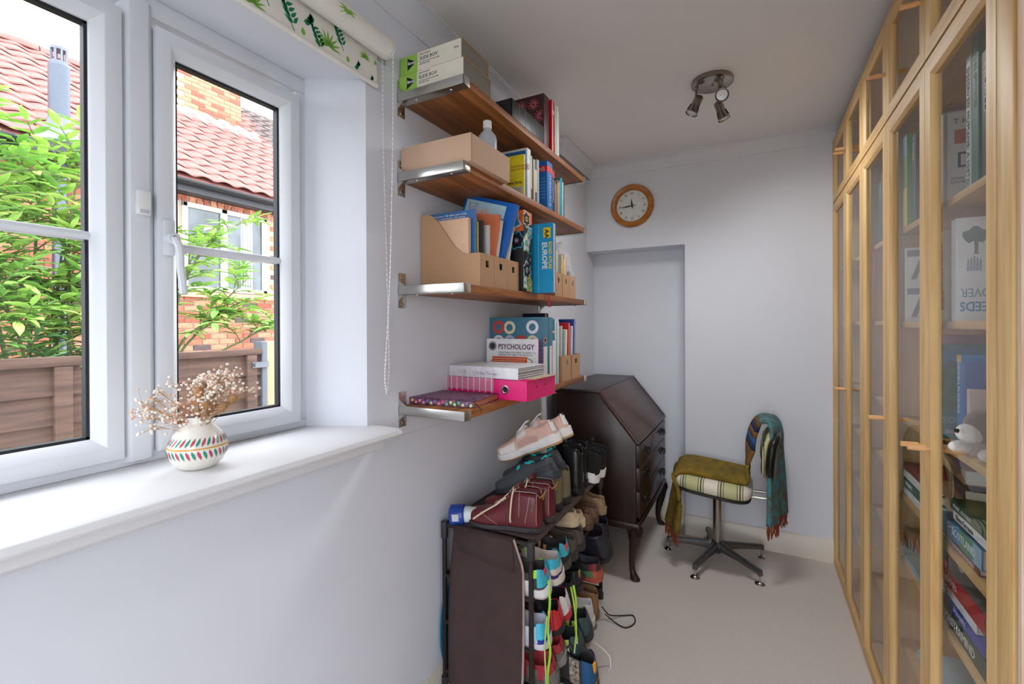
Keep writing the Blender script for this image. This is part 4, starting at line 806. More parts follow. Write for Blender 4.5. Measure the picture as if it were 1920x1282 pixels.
# ================================================================ CEILING SPOT LIGHT
sp = thing('ceiling_spotlight', 'brushed nickel ceiling light with three swivel spot heads', 'ceiling light', (.892, 1.085, CEIL))
MB().lathe([(0, -.022), (.080, -.022), (.088, -.018), (.090, -.006), (.088, 0), (0, 0)], 48).build('base_plate', M_nickel, sp); MB().lathe([(0, -.034), (.004, -.034), (.006, -.022), (0, -.022)], 12).build('centre_screw', M_chrome, sp)
SPW = 8.0
def spot(px, py, dirv, drop=.052):
    d = Vector(dirv).normalized(); top = Vector((px, py, -.02)); piv = top+Vector((0, 0, -drop))
    st_ = MB().cyl(top, piv, .0055, n=12).lathe([(0, -.022), (.010, -.022), (.008, -.030), (0, -.030)], 14, (px, py, 0)).build('stem', M_nickel, sp)
    c = piv+Vector((0, 0, -.018)); q = Vector((0, 0, 1)).rotation_difference(d).to_matrix().to_4x4(); Mx = Matrix.Translation(c) @ q
    hd = MB().lathe([(0, -.034), (.017, -.034), (.0195, -.030), (.0195, .004), (.021, .020), (.0265, .046), (.0285, .050), (.0265, .0505), (.022, .040)], 24, M=Mx, caps=False).build('spot_head', M_nickel, st_)
    MB().lathe([(0, .030), (.012, .034), (.0225, .044), (.0225, .046), (0, .044)], 20, M=Mx).build('bulb', mat('halogen_reflector', (214, 218, 222), .25, .3, scale=200, var=.2), hd)
    ld = bpy.data.lights.new('spot_fill_light', 'SPOT'); ld.energy = SPW*(1.2 if d.z < -.8 else .55); ld.color = (.97, .985, 1); ld.spot_size = R(172 if d.z < -.8 else 96); ld.spot_blend = 1.; ld.shadow_soft_size = .10 if d.z < -.8 else .04  # fitting switched on to brighten the far end of the room
    lo = bpy.data.objects.new('spot_fill_light', ld); COL.objects.link(lo); lo.location = Vector((.892, 1.085, CEIL))+c+d*.085; lo.rotation_euler = d.to_track_quat('-Z', 'Y').to_euler()
    sl = MB()
    for k in range(6): a = k*math.pi/3; sl.tube([Mx @ Vector((.0212*math.cos(a), .0212*math.sin(a), .012)), Mx @ Vector((.0262*math.cos(a), .0262*math.sin(a), .040))], .0022, 6)
    sl.build('vent_slots', M_black, hd)
spot(-.068, .0, (-.45, -.15, -1)); spot(.045, -.055, (.02, -.75, -.55)); spot(.03, .06, (.35, .1, -1), .075)

# ================================================================ ROLLER BLIND
rb_ = thing('roller_blind', 'white roller blind printed with green leaves rolled up above the window', 'blind', (.045, -.10, 2.215)); M_blind = mat('blind_fabric', (236, 234, 226), .8, var=.02)
MB().tube([(0, 0, 0), (0, -1.75, 0)], .032, 24).build('fabric_roll', M_blind, rb_)
MB().box((-.034, -1.75, -.118), (-.0325, -.004, .0)).build('hanging_fabric', M_blind, rb_); MB().tube([(-.033, -.004, -.112), (-.033, -1.75, -.112)], .007, 10).build('bottom_bar', M_blind, rb_)
MB().box((-.045, .0, -.02), (-.041, .045, .03)).box((-.045, .002, -.006), (.01, .006, .012)).build('bracket', M_steel, rb_)
MB().lathe([(0, 0), (.024, 0), (.03, .004), (.03, .010), (.024, .014), (0, .014)], 24, M=Matrix.Translation((0, .001, 0)) @ Matrix.Rotation(R(-90), 4, 'X')).build('sprocket', M_white, rb_)
GL = [C(14, 128, 84, .7), C(124, 178, 66, .7), C(190, 214, 160, .7)]
def motif(face, y, z, s, kind, flip=1):
    def P(a, b):   # a along -y..., b up
        if face == 0: return (-.0320, y-a, z+b)
        ang = (z+b)/.032; return (.0325*math.sin(ang+1.2), y-a, .0325*math.cos(ang+1.2))
    def leafp(cx, cz, a, l, w, m):
        u = (math.cos(a), math.sin(a)); v = (-u[1], u[0]); pts = [(0, 0), (.3, 1), (.6, .8), (1, 0), (.6, -.8), (.3, -1)]
        MB().add([P(cx+u[0]*l*p+v[0]*w*q, cz+u[1]*l*p+v[1]*w*q) for p, q in pts], [tuple(range(6))]).build('leaf_print', m, rb_, smooth=0)
    if kind == 0:
        for k in range(5): leafp(0+k*.008*s, k*.012*s*flip, R(20+k*10), .030*s, .006*s, GL[0]); leafp(k*.008*s, k*.012*s*flip, R(120+k*10), .026*s, .005*s, GL[0])
        MB().add([P(-.004, -.02*s), P(-.001, -.02*s), P(.036*s, .05*s*flip), P(.033*s, .05*s*flip)], [(0, 1, 2, 3)]).build('stem_print', GL[0], rb_, smooth=0)
    elif kind == 1:
        for k in range(9): leafp(0, 0, R(k*24-10), .040*s, .0035*s, GL[1])
    elif kind == 2:
        for k in range(4): leafp(k*.010*s, -k*.004, R(60+k*35), .024*s, .008*s, GL[0])
    else:
        leafp(0, 0, R(80), .03*s, .010*s, GL[1])
for y, z, s, kd in ((-.075, -.085, .7, 2), (-.055, -.05, .6, 1), (-.12, -.095, .6, 3), (-.19, -.085, 1.1, 1), (-.24, -.05, 1.0, 2), (-.30, -.085, 1.0, 0), (-.37, -.06, 1.1, 0), (-.46, -.06, .8, 3), (-.55, -.08, 1.1, 0), (-.65, -.06, 1, 1), (-.02, -.10, .6, 2), (-.01, -.05, .5, 3), (-.215, -.10, .8, 0), (-.27, -.10, .7, 3), (-.335, -.04, .9, 2), (-.41, -.10, .9, 1), (-.5, -.045, .9, 1), (-.6, -.05, .9, 2), (-.14, -.055, .8, 0)): motif(0, y, z, s, kd)
for y, z, s in ((-.18, .01, .8), (-.30, .015, 1.), (-.44, .01, 1.)):
    motif(1, y, z, s, 1)
for o in rb_.children:
    pass
ch_ = MB(); zb = -1.075
A_ = curve_pts([(.020, .012, .0), (.020, .008, -.30), (.016, -.002, -.70), (.010, -.012, -.92), (.004, -.014, -1.02), (-.004, .000, zb+.006), (-.012, .012, zb), (-.020, .030, -1.02), (-.024, .034, -.92), (-.026, .026, -.60), (-.026, .016, -.30), (-.024, .012, .0)], 20)
acc = 0; last = A_[0]
for p in A_[1:]:
    acc += (p-last).length; last = p
    if acc >= .0105: ch_.ball(p, .0026, 6); acc = 0
ch_.tube(A_[::3], .0008, 4); ch_.build('bead_chain', C(240, 240, 240, .4), rb_)

# ================================================================ VASE AND DRIED FLOWERS
va = thing('painted_vase', 'white pottery vase painted with red and teal leaves on the window sill', 'vase', (-.028, -.615, 1.0402))
vp = [(0, 0), (.032, 0), (.036, .003), (.047, .014), (.056, .032), (.0575, .045), (.054, .060), (.044, .077), (.032, .089), (.0255, .096), (.0235, .102), (.0255, .110), (.0270, .113), (.0255, .1145), (.0215, .110), (.0195, .10), (.03, .085), (0, .03)]
MB().lathe(vp, 48).build('vase_body', mat('cream_glaze', (240, 236, 226), .25, var=.02, coat=.3), va)
def vr(z):
    return lerp_tab([(q[1], q[0]) for q in vp[2:12]], z)
def vleaf(a0, z0, l, w, sl, m):
    pts = [(0, 0), (.3, 1), (.65, .9), (1, 0), (.65, -.9), (.3, -1)]; vs = []
    for p, q in pts: zz = z0+l*p; rr = vr(zz)+.0006; aa = a0+sl*p+w*q; vs.append((rr*math.cos(aa), rr*math.sin(aa), zz))
    MB().add(vs, [(0, 1, 5), (1, 2, 4, 5), (2, 3, 4)]).build('painted_leaf', m, va, smooth=0)
VM = [C(196, 70, 96, .35), C(40, 150, 128, .35)]
for k in range(34): a = k*2*math.pi/34; vleaf(a, .0545, .018, .058, .16, VM[k % 2]); vleaf(a+.05, .047, -.021, .055, .12, VM[(k+1) % 2])
MB().lathe([(vr(.0485)+.0006, .0485), (vr(.0515)+.0008, .0515)], 48, caps=False).build('ochre_band', C(226, 160, 50, .35), va); MB().lathe([(.0274, .1128), (.0266, .1148), (.0252, .1150)], 40, caps=False).build('rim_line', C(60, 66, 90, .35), va)
fw = thing('dried_flowers', 'bunch of dried white gypsophila and brown teasels in the painted vase', 'dried flowers', (-.028, -.615, 1.125)); rr = random.Random(12)
stb = MB(); bl = MB(); bl2 = MB(); dl = MB(); tips = []
CR = Vector((math.cos(_yaw), math.sin(_yaw), 0))
def spray(tip, nb, spread):
    tip = Vector(tip); base = Vector((tip.x*.05, tip.y*.05, -.02)); mid = base.lerp(tip, .55)+Vector((rr.uniform(-.01, .01), rr.uniform(-.01, .01), .008)); pts = curve_pts([base, mid, tip], 5); stb.tube(pts, .0007, 4)
    for k in range(nb):
        s0 = pts[rr.randint(5, len(pts)-1)]; e = tip+Vector((rr.gauss(0, spread), rr.gauss(0, spread), rr.gauss(0, spread*.8))); stb.tube([s0, s0.lerp(e, .6)+Vector((0, 0, .003)), e], .00035, 3)
        (bl if rr.random() < .75 else bl2).ball(e, rr.uniform(.0022, .0036), 6)
for k in range(46):
    a = rr.uniform(0, 2*math.pi); r = abs(rr.gauss(0, .055)); spray((r*math.cos(a)+CR.x*.012, r*math.sin(a)+CR.y*.012, rr.uniform(.035, .115)-r*.25), 11, .011)
for t in (CR*.075+Vector((0, 0, .118)), CR*.085+Vector((0, 0, .085)), CR*.05+Vector((0, 0, .122)), CR*.02+Vector((0, 0, .11))): spray(t, 26, .010)
for t in (CR*-.10+Vector((0, 0, .062)), CR*-.085+Vector((0, 0, .08)), CR*-.115+Vector((0, 0, .045)), CR*-.06+Vector((0, 0, .05))): spray(t, 16, .009)
stb.build('stems', C(190, 150, 110, .8), fw)['kind'] = 'stuff'; bl.build('blossoms', C(244, 234, 220, .9), fw)['kind'] = 'stuff'; bl2.build('pink_blossoms', C(226, 186, 162, .9), fw)['kind'] = 'stuff'
for t in (CR*.012+Vector((.02, -.02, .082)), CR*.032+Vector((.03, -.03, .058)), CR*.085+Vector((.0, -.01, .064)), CR*.062+Vector((.02, -.02, .050))):
    d = (t-Vector((0, 0, -.01))).normalized(); Mx = Matrix.Translation(t) @ Vector((0, 0, 1)).rotation_difference(d).to_matrix().to_4x4(); tz = MB().lathe([(0, -.012), (.005, -.010), (.0085, -.002), (.0085, .006), (.005, .013), (0, .015)], 12, M=Mx)
    for k in range(40): a = k*2.4; zz = -.010+k*.0006; rr_ = .0085*math.sqrt(max(0, 1-(zz/.0155)**2)); tz.tube([Mx @ Vector((rr_*math.cos(a), rr_*math.sin(a), zz)), Mx @ Vector(((rr_+.003)*math.cos(a), (rr_+.003)*math.sin(a), zz+.002))], [.0008, .0002], 4)
    q = tz.build('teasel_head', C(170, 130, 88, .9), fw); stb2 = MB().tube(curve_pts([(0, 0, -.02), t*.6, t-d*.01], 4), .001, 5).build('teasel_stem', C(160, 120, 80, .9), q)
for k in range(22):
    a = rr.uniform(0, 6.28); p = Vector((.02*math.cos(a), .02*math.sin(a), rr.uniform(.004, .05))); d = Vector((math.cos(a), math.sin(a), rr.uniform(.2, 1.4))).normalized()*rr.uniform(.02, .035); s = d.cross(Vector((0, 0, 1))).normalized()*.004
    dl.add([p, p+d*.5+s, p+d+Vector((0, 0, -.004)), p+d*.5-s], [(0, 1, 2, 3)])
dl.build('dry_leaves', C(206, 136, 84, .8), fw)
# ================================================================ BOOKCASES WITH GLASS DOORS
M_birchX = woodmat('birch_shelf', (206, 160, 100), (228, 188, 128), axis=1, rough=.4)
def unit(name, label, y0, y1, z0, z1, doors, shelves, plinth=0.):
    o = thing(name, label, 'bookcase', (W+.021, y0, z0), group='birch bookcases along the right wall'); w = y1-y0; h = z1-z0; D = .275; t = .016
    for y in (0, w-t): MB().box((0, y+.0005, 0), (D, y+t-.0005, h)).build('side_panel', M_birch, o)
    MB().box((0, t, h-t), (D, w-t, h)).build('top_panel', M_birchX, o); MB().box((0, t, plinth), (D, w-t, plinth+t)).build('bottom_panel', M_birchX, o); MB().box((D-.005, t, plinth), (D, w-t, h)).build('back_panel', M_birch, o)
    if plinth: MB().box((.01, t, 0), (.022, w-t, plinth)).build('plinth', M_birchY, o)
    for z in shelves: MB().box((.012, t+.001, z-z0-.018), (D-.008, w-t-.001, z-z0)).build('shelf', M_birchX, o, bevel=.001)
    for ya, yb, hs, hz in doors:
        a, b_ = ya-y0+.0015, yb-y0-.0015; za, zb = .004, h-.002; sw = .050; x0, x1 = -.002, -.021
        pr = [(x0, 0), (x1, 0), (x1, sw-.010), (x1+.007, sw), (x0, sw)]
        rg = [[(x, cy+sy*q, cz+sz*q) for x, q in pr] for cy, sy, cz, sz in ((a, 1, za, 1), (b_, -1, za, 1), (b_, -1, zb, -1), (a, 1, zb, -1))]
        dr = MB()
        for i in (0, 2): dr.loft([rg[i], rg[(i+1) % 4]])
        d_ = bpy.data.objects.new('door', None)
        bpy.data.objects.remove(d_)
        st = MB()
        for i in (1, 3): st.loft([rg[i], rg[(i+1) % 4]])
        me = MB(); me.v = dr.v+st.v; me.f = dr.f+[tuple(k+len(dr.v) for k in f) for f in st.f]; me.m = [0]*len(dr.f)+[1]*len(st.f)
        d_ = me.build('door', [M_birchY, M_birch], o, smooth=20)
        MB().box((-.009, a+sw-.004, za+sw-.004), (-.006, b_-sw+.004, zb-sw+.004)).build('pane', M_cabpane, d_)
        hy = (a+.03) if hs < 0 else (b_-.03); zz = hz-z0
        MB().cyl((x1, hy, zz), (x1-.006, hy, zz), .005, n=12).cyl((x1-.006, hy, zz), (x1-.042, hy, zz), .0078, .0070, n=14).build('peg_handle', mat('beech_peg', (232, 178, 122), .4), d_)
    return o
Y0 = L-2.0
U = [('far birch bookcase with two glass doors next to the back wall', L-.8, L-.002, [(L-.4, L-.003, -1), (L-.8, L-.4, 1)]), ('narrow middle birch bookcase with a single glass door', L-1.2, L-.8, [(L-1.2, L-.8, -1)]), ('near birch bookcase with two glass doors beside the door frame', Y0, L-1.2, [(Y0+.4, L-1.2, -1), (Y0, Y0+.4, 1)])]
SH = [[.34, .62, .85, 1.06, 1.36, 1.66], [.34, .62, .85, 1.06, 1.36, 1.66], [.32, .59, .80, 1.05, 1.355, 1.655]]
for k, (lb, a, b_, ds) in enumerate(U):
    unit('glazed_bookcase', lb, a, b_, 0, 2.018, [(p, q, s, 1.028+(.006 if s > 0 else 0)) for p, q, s in ds], SH[k], .055)
    unit('top_cabinet', ['far glazed top cabinet above the far bookcase', 'single door glazed top cabinet above the narrow bookcase', 'near glazed top cabinet above the near bookcase'][k], a, b_, 2.021, 2.37, [(p, q, s, 2.195) for p, q, s in ds], [])
fp = thing('filler_panel', 'narrow birch filler strip between near bookcase and door frame', 'panel', (W, Y0-.062, 0), group=None)
MB().box((.0, .0, .0), (.04, .060, 2.37)).build('strip', M_birch, fp, bevel=.0015)
# ---------------- books behind the glass
BG = 'books in the near bookcase'; FXB = 1.492
def bk(lb, y, z, t, d, h, c, txt=None, tc=(236, 236, 230), ts=.018, tz=None, x=FXB, bands=(), name='book', g=BG):
    o = book(lb, (x, y+t, z), t, d, h, C(*c, .45), g, rz=180, name=name, bands=bands)
    if txt: text(txt, ts, (.0010, t/2-ts*.34, (tz or h*.92)), (0, 0, -1), (0, 1, 0), C(*tc), o)
    return o
def cov(o, t, items):
    """print on the cover facing the camera (local +y side of a book turned round)"""
    for s, size, x, z, c, rt in items: text(s, size, (-x, t+.0008, z), rt[0], rt[1], C(*c), o)
RL = ((-1, 0, 0), (0, 0, 1))
def flat(lb, y0, y1, z, t, d, c, txt=None, tc=(236, 236, 230), ts=.02, x=FXB, name='book', pages=M_paper, rz=0, cat='book', top=None, tx=.02):
    o = thing(name, lb, cat, (x, y0, z), (0, 0, R(rz)), BG); ln = y1-y0; k = .002
    MB().box((0, 0, 0), (d, ln, k)).box((0, 0, t-k), (d, ln, t)).box((0, 0, k), (k, ln, t-k)).build('cover', C(*c, .4), o, bevel=.0006, seg=1); MB().box((k, .003, k), (d-.003, ln-.003, t-k)).build('pages', pages, o)
    if top: MB().box((.004, .004, t), (d-.004, ln-.004, t+.0006)).build('cover_print', C(*top, .3), o)
    if txt: text(txt, ts, (-.0008, ln-tx, t*.5-ts*.34), (0, -1, 0), E0, C(*tc), o)
    return o
z = 1.655
bk('tall green and yellow book behind the second glass door', .655, z, .045, .2, .285, (110, 160, 80), x=1.482, bands=[(0, .12, C(214, 186, 90)), (.22, .285, C(120, 170, 200))])
bk('grey spined hardback beside the green and yellow book', .610, z, .035, .2, .27, (90, 92, 100), 'CITIES', (220, 220, 220), .02)
q = bk('white softcover book with red picture on its cover on the upper bookcase shelf', .372, z, .03, .2, .235, (236, 234, 228))
q = bk('white paperback turned cover out with a large letter D', .352, z, .018, .2, .225, (240, 238, 232))
text('T H E', .018, (-.012, .0188, .195), *RL, C(60, 60, 70), q); text('DOG', .055, (-.016, .0188, .085), *RL, C(50, 52, 60), q); MB().box((-.045, .018, .145), (-.014, .0186, .180)).build('red_picture', C(196, 90, 70), q); text('MORE THAN\nLOCAL HOURS', .009, (-.008, .0188, .055), *RL, C(80, 80, 90), q)
bk('pale grey book with dark vertical lettering on the upper bookcase shelf', .205, z, .028, .2, .30, (206, 210, 208), 'DESERVED HUMANS: A HISTORY', (50, 54, 64), .020)
bk('dark sea green hardback on the upper bookcase shelf', .165, z, .036, .21, .33, (52, 110, 92), 'ATLAS OF TREES', (150, 190, 170), .018)
bk('black hardback near the hinge side on the upper bookcase shelf', .10, z, .05, .2, .27, (40, 40, 46), 'WORLD', (200, 200, 200), .03)
z = 1.355
q = slab('number_board', 'white card board with a large grey number seven', 'board', (1.486, .70, z), (.24, .006, .235), C(238, 238, 236, .6), (0, 0, R(180)), BG)
for dz in (.125, .005): MB().prism([(-.005, dz+.082), (-.005, dz+.102), (-.052, dz+.102), (-.052, dz+.088), (-.028, dz+.01), (-.014, dz+.01), (-.038, dz+.082)], 1, .006, .0066).build('seven_print', C(140, 140, 144, .6), q)
bk('charcoal softcover with a white letter at its foot in the bookcase', .405, z, .022, .19, .215, (58, 60, 72), 'W', (236, 236, 236), .03, .05)
bk('cream paperback with picture band at the foot in the bookcase', .372, z, .028, .19, .235, (226, 212, 190), 'HUNTERS GATHERERS TALES', (90, 60, 60), .013, .2, bands=[(0, .03, C(180, 190, 120)), (.03, .06, C(160, 70, 70)), (.06, .078, C(120, 170, 130))])
q = bk('white seed book standing upside down with a baobab drawing', .290, z, .034, .2, .248, (240, 242, 244))
text('SEEDS', .032, (-.005, .0348, .046), (1, 0, 0), (0, 0, -1), C(70, 150, 200), q, 'RIGHT', width=.72, bold=.0006); text('OVER', .030, (-.007, .0348, .078), (1, 0, 0), (0, 0, -1), C(110, 160, 190), q, 'RIGHT', width=.72)
bt = MB().prism([(-.034-.024*math.cos(a), .205+.018*math.sin(a)*(1+.3*math.sin(5*a))) for a in [k*.35 for k in range(18)]], 1, .034, .0346).prism([(-.031, .195), (-.032, .165), (-.029, .160), (-.041, .160), (-.038, .165), (-.039, .195)], 1, .034, .0346); bt.build('baobab_print', C(120, 136, 128, .6), q)
for k in range(5): MB().prism([(-.018-k*.0055, .12), (-.019-k*.0055, .155-abs(k-2)*.004), (-.0225-k*.0055, .155-abs(k-2)*.004), (-.0225-k*.0055, .12)], 1, .034, .0345).build('hand_print', C(160, 172, 180, .6), q)
z = 1.05
q = bk('teal travel guide with a hill landscape on its cover', .410, z, .022, .2, .245, (30, 150, 150))
MB().box((-.19, .022, .075), (-.004, .0226, .190)).build('landscape_print', mat('landscape_print', (96, 150, 84), .4, col2=(60, 90, 60), scale=30), q); MB().box((-.19, .022, .190), (-.004, .0226, .235)).build('sky_print', C(90, 150, 200, .4), q); MB().prism([(-.004, .185), (-.02, .205), (-.04, .196), (-.07, .21), (-.19, .185)], 1, .022, .0228).build('hill_print', C(70, 96, 110, .4), q)
text('SOUTH', .022, (-.005, .0232, .040), *RL, C(226, 240, 240), q); MB().box((-.034, .022, .012), (-.012, .0228, .022)).build('logo_print', C(226, 236, 240), q)
bk('pink and white book behind the travel guide', .445, z, .02, .2, .27, (220, 150, 160))
q = bk('blue Florida guide book with white spine lettering', .262, z, .026, .2, .225, (40, 130, 200), 'HIDDEN FLORIDA', (236, 240, 244), .016, .215, bands=[(.208, .225, C(240, 190, 90))])
bk('blue and pink guide beside the Florida book', .240, z, .02, .19, .21, (60, 96, 170)); bk('pale pink slim book standing in front of the blue guides', .215, z, .016, .14, .15, (214, 186, 180)); pass
# soft toy dog lying on the shelf
td = thing('soft_toy_dog', 'brown and white soft toy dog lying on the middle bookcase shelf', 'soft toy', (1.535, .20, z), (0, 0, R(200)), None); td.scale = (1.3, 1.3, 1.3); Mf1 = mat('brown_plush', (112, 84, 72), 1., bump=.8, bscale=200, sheen=.5); Mf2 = mat('white_plush', (232, 226, 220), 1., bump=.8, bscale=200, sheen=.5)
MB().ball((-.06, -.01, .038), .038, 14, sc=(1.7, 1.0, 1.0)).build('body', Mf1, td, sub=1); hd_ = MB().ball((.015, 0, .055), .032, 14, sc=(1.1, 1, 1)).build('head', Mf1, td, sub=1)
MB().ball((.042, 0, .044), .02, 12, sc=(1.1, 1, .9)).build('muzzle', Mf2, hd_, sub=1); MB().ball((.063, 0, .048), .004, 8).build('nose', M_black, hd_)
for s in (-1, 1):
    MB().ball((.005, s*.034, .045), .018, 10, sc=(.7, .45, 1.5)).build('ear', Mf1, hd_, sub=1); MB().ball((.035, s*.015, .062), .0035, 8).build('eye', M_black, hd_); MB().ball((.03, s*.03, .014), .016, 10, sc=(1.7, .8, .8)).build('paw', Mf2, td, sub=1)
# stacks lying flat
z = .80
for lb, y0, y1, t, c, tx, tc in (('lowest dark red book in the pile under the shelf of guides', .165, .41, .016, (120, 30, 44), 'PICKETTY: EIGHTEEN HUNDRED', (236, 206, 200)), ('thick blue and green Scotland guide lying on a dark red book', .150, .395, .046, (70, 150, 196), 'SCOTLAND', (240, 244, 246))):
    q = flat(lb, y0, y1, z, t, .17, c, tx, tc, .013 if t < .02 else .026, tx=.03 if t < .02 else .075, top=(70, 96, 110)); z += t+.001
    if t > .03: MB().box((-.0006, .0, .0), (-.0001, .12, t)).build('green_spine', C(90, 150, 110), q); MB().box((-.0007, .0, .0), (-.0001, .045, t)).build('pale_spine', C(160, 190, 210), q)
z += .012
flat('white paperback with pink edge and black title on the bookcase pile', .09, .30, z, .022, .14, (240, 238, 240), 'Elena Ferrante', (50, 46, 60), .017, x=1.488, top=(220, 120, 180)); flat('dark green paperback on top of the white paperback', .10, .31, z+.023, .024, .14, (24, 76, 58), 'ISABEL ALLENDE', (190, 206, 196), .014, x=1.486)
for i, (lb, t, c) in enumerate((('black paperback at the bottom of the deep pile', .03, (40, 40, 44)), ('cream paged paperback in the deep pile', .03, (196, 166, 130)), ('brown paperback in the deep pile', .032, (150, 110, 80)), ('dark grey paperback in the deep pile', .024, (70, 70, 76)), ('tan paperback at the top of the deep pile', .036, (190, 154, 110)))): flat(lb, .34, .52, .802+i*.037, t, .12, c, x=1.52, rz=-8+4*(i % 3))
for i, (lb, t, c, tx) in enumerate((('white and green paperback at the bottom of the far pile', .020, (232, 234, 232), None), ('grey green paperback of the far pile', .024, (60, 110, 96), 'WILLIAM'), ('white paperback of the far pile', .022, (236, 232, 230), None), ('dark red paperback at the top of the far pile', .018, (130, 40, 44), None))): flat(lb, .545, .725, .852-.05+i*.0275, t, .13, c, tx, ts=.018, x=1.488)
z = .59
for lb, y0, y1, t, c, tx, tc, ts, top in (('long dark green MASTERMIND game box at the bottom of the games', .13, .43, .045, (28, 66, 50), 'MASTERMIND', (236, 236, 230), .030, None), ('blue game box with white lettering lying on MASTERMIND', .14, .37, .028, (50, 70, 170), 'SCRABBLE', (200, 210, 240), .016, None), ('thin white game box with black print in the games pile', .18, .425, .020, (236, 236, 238), 'Q', (40, 40, 44), .018, None), ('red board game box with a grey portrait picture on top', .14, .42, .040, (190, 44, 52), 'GAMES', (236, 200, 200), .022, (120, 118, 116))):
    flat(lb, y0, y1, z, t, .2, c, tx, tc, ts, name='game_box', cat='game', top=top, tx=.06); z += t+.001
slab('white_card', 'white card leaning above the game boxes', 'card', (1.52, .345, z+.001), (.006, .06, .08), M_white, (R(20), 0, 0), BG)
for i, (lb, t, c) in enumerate((('sky blue folder lying on the low shelf behind the second glass door', .016, (110, 160, 200)), ('dark grey box file on the low shelf', .055, (92, 110, 104)), ('brown paperback on the low shelf', .03, (150, 110, 80)))): flat(lb, .50, .72, .591+[0, .017, .073][i], t, .15, c, x=1.488)
flat('cream paperback pile foot on the bottom shelf', .40, .62, .32, .03, .15, (210, 180, 140)); flat('pale blue book on the bottom shelf', .41, .60, .351, .02, .15, (170, 200, 214)); flat('brown hardback on the bottom shelf', .12, .36, .32, .05, .16, (120, 90, 76))
# far and middle bookcases
for i in range(7): bk(['dark blue book in the narrow bookcase', 'grey book in the narrow bookcase', 'black book in the narrow bookcase', 'slate book in the narrow bookcase', 'navy book in the narrow bookcase', 'brown book in the narrow bookcase', 'teal book in the narrow bookcase'][i], .80+i*.042, 1.66, .038, .2, .24+.012*(i % 3), [(50, 60, 90), (120, 124, 132), (50, 50, 54), (80, 90, 110), (40, 48, 80), (110, 86, 70), (60, 110, 120)][i], g='books in the narrow bookcase')
for i in range(4): bk(['white paperback in the narrow bookcase', 'pale green paperback in the narrow bookcase', 'cream paperback in the narrow bookcase', 'red paperback in the narrow bookcase'][i], .80+i*.03, .85, .026, .15, .19, [(220, 220, 220), (150, 180, 160), (224, 206, 180), (160, 60, 60)][i], g='books in the narrow bookcase')
# ================================================================ SHOE RACK
rk = thing('shoe_rack', 'black tube shoe rack with dark brown fabric side', 'shoe rack', (0, 0, 0)); M_tube = mat('dark_bronze_tube', (52, 46, 46), .4, .5); M_conn = mat('black_plastic_joint', (46, 44, 46), .5); M_fab = mat('dark_brown_nonwoven', (70, 52, 52), .9, var=.1, scale=14, bump=.6, bscale=180); M_bind = mat('pinkish_binding', (176, 150, 144), .9)
RX0, RX1, RY0, RY1, RZ = .024, .385, .225, 1.02, .60
PO = [(RX0, RY0), (RX1, RY0), (RX0, RY1), (RX1, RY1)]
for x, y in PO:
    p = MB().cyl((x, y, 0.01), (x, y, RZ), .009, n=14).build('post', M_tube, rk); MB().cyl((x, y, RZ-.05), (x, y, RZ+.012), .0135, n=14).build('joint', M_conn, p, bevel=.002); MB().cyl((x, y, 0), (x, y, .03), .0135, n=14).build('foot', M_conn, p, bevel=.002)
TI = [.60, .41, .235, .05]
for z in TI:
    for a, b_ in (((RX0, RY0), (RX0, RY1)), ((RX1, RY0), (RX1, RY1))): MB().cyl((*a, z), (*b_, z), .0078, n=12).build('rail', M_tube, rk)
    for y in (RY0, RY1): MB().cyl((RX0, y, z), (RX1, y, z), .0078, n=12).build('cross_rail', M_tube, rk)
    rows = [[(RX0+(RX1-RX0)*i/8, RY0+.02+(RY1-RY0-.04)*j/10, z+.0085-.012*math.sin(math.pi*i/8)*math.sin(math.pi*j/10)) for i in range(9)] for j in range(11)]
    sf = MB().loft(rows, closed=False, caps=False).build('shelf_fabric', M_fab, rk, solid=.002)
    MB().tube([(RX1+.001, RY0+.03, z+.001), (RX1+.001, RY1-.03, z+.001)], .0098, 12).build('sleeve', M_fab, sf)
# side panel hanging over the near rail
rows = []
for j in range(22):
    z = RZ+.010-(j/21)*.565; t = j/21; x0 = .075-.02*math.sin(t*3)+.0*t; x1 = .325+.035*min(1, t*6); r = []
    for i in range(15): s = i/14; r.append((x0+(x1-x0)*s, RY0-.011-.006*math.sin(s*9+1)*t-.012*t*math.sin(s*4)-.03*t**3, z))
    rows.append(r)
MB().loft(rows, closed=False, caps=False).build('side_panel', M_fab, rk, solid=.002, smooth=70)
MB().tube([r[-1] for r in rows], .004, 6).build('panel_binding', M_bind, rk); MB().tube(rows[-1], .004, 6).build('panel_binding', M_bind, rk)
MB().loft([[(x, RY0-.010, RZ-.012) for x in (.07, .15, .24, .325)], [(x, RY0-.004, RZ+.0105) for x in (.07, .15, .24, .325)], [(x, RY0+.008, RZ+.009) for x in (.07, .15, .24, .325)]], closed=False, caps=False).build('rail_wrap', M_fab, rk, solid=.002)
MB().loft([[(.075, RY0-.0150, RZ+.004), (.32, RY0-.0150, RZ+.004)], [(.085, RY0-.0175, RZ-.04), (.325, RY0-.0175, RZ-.05)], [(.10, RY0-.020, RZ-.075), (.327, RY0-.020, RZ-.10)]], closed=False, caps=False).build('flap', M_fab, rk, solid=.002)
bo = thing('teal_board', 'teal blue rounded plastic board leaning between the shoe rack and wall', 'board', (.013, .205, .005)); 
MB().loft([[(x, .20+.20*abs(math.cos(a))**.6*(1 if math.cos(a) >= 0 else -1)*k, .19+.19*abs(math.sin(a))**.8*(1 if math.sin(a) >= 0 else -1)*k) for a in [i*math.pi/16 for i in range(32)]] for x, k in ((0, .95), (.002, 1), (.007, 1), (.0085, .95))]).build('board', C(24, 96, 128, .35), bo)
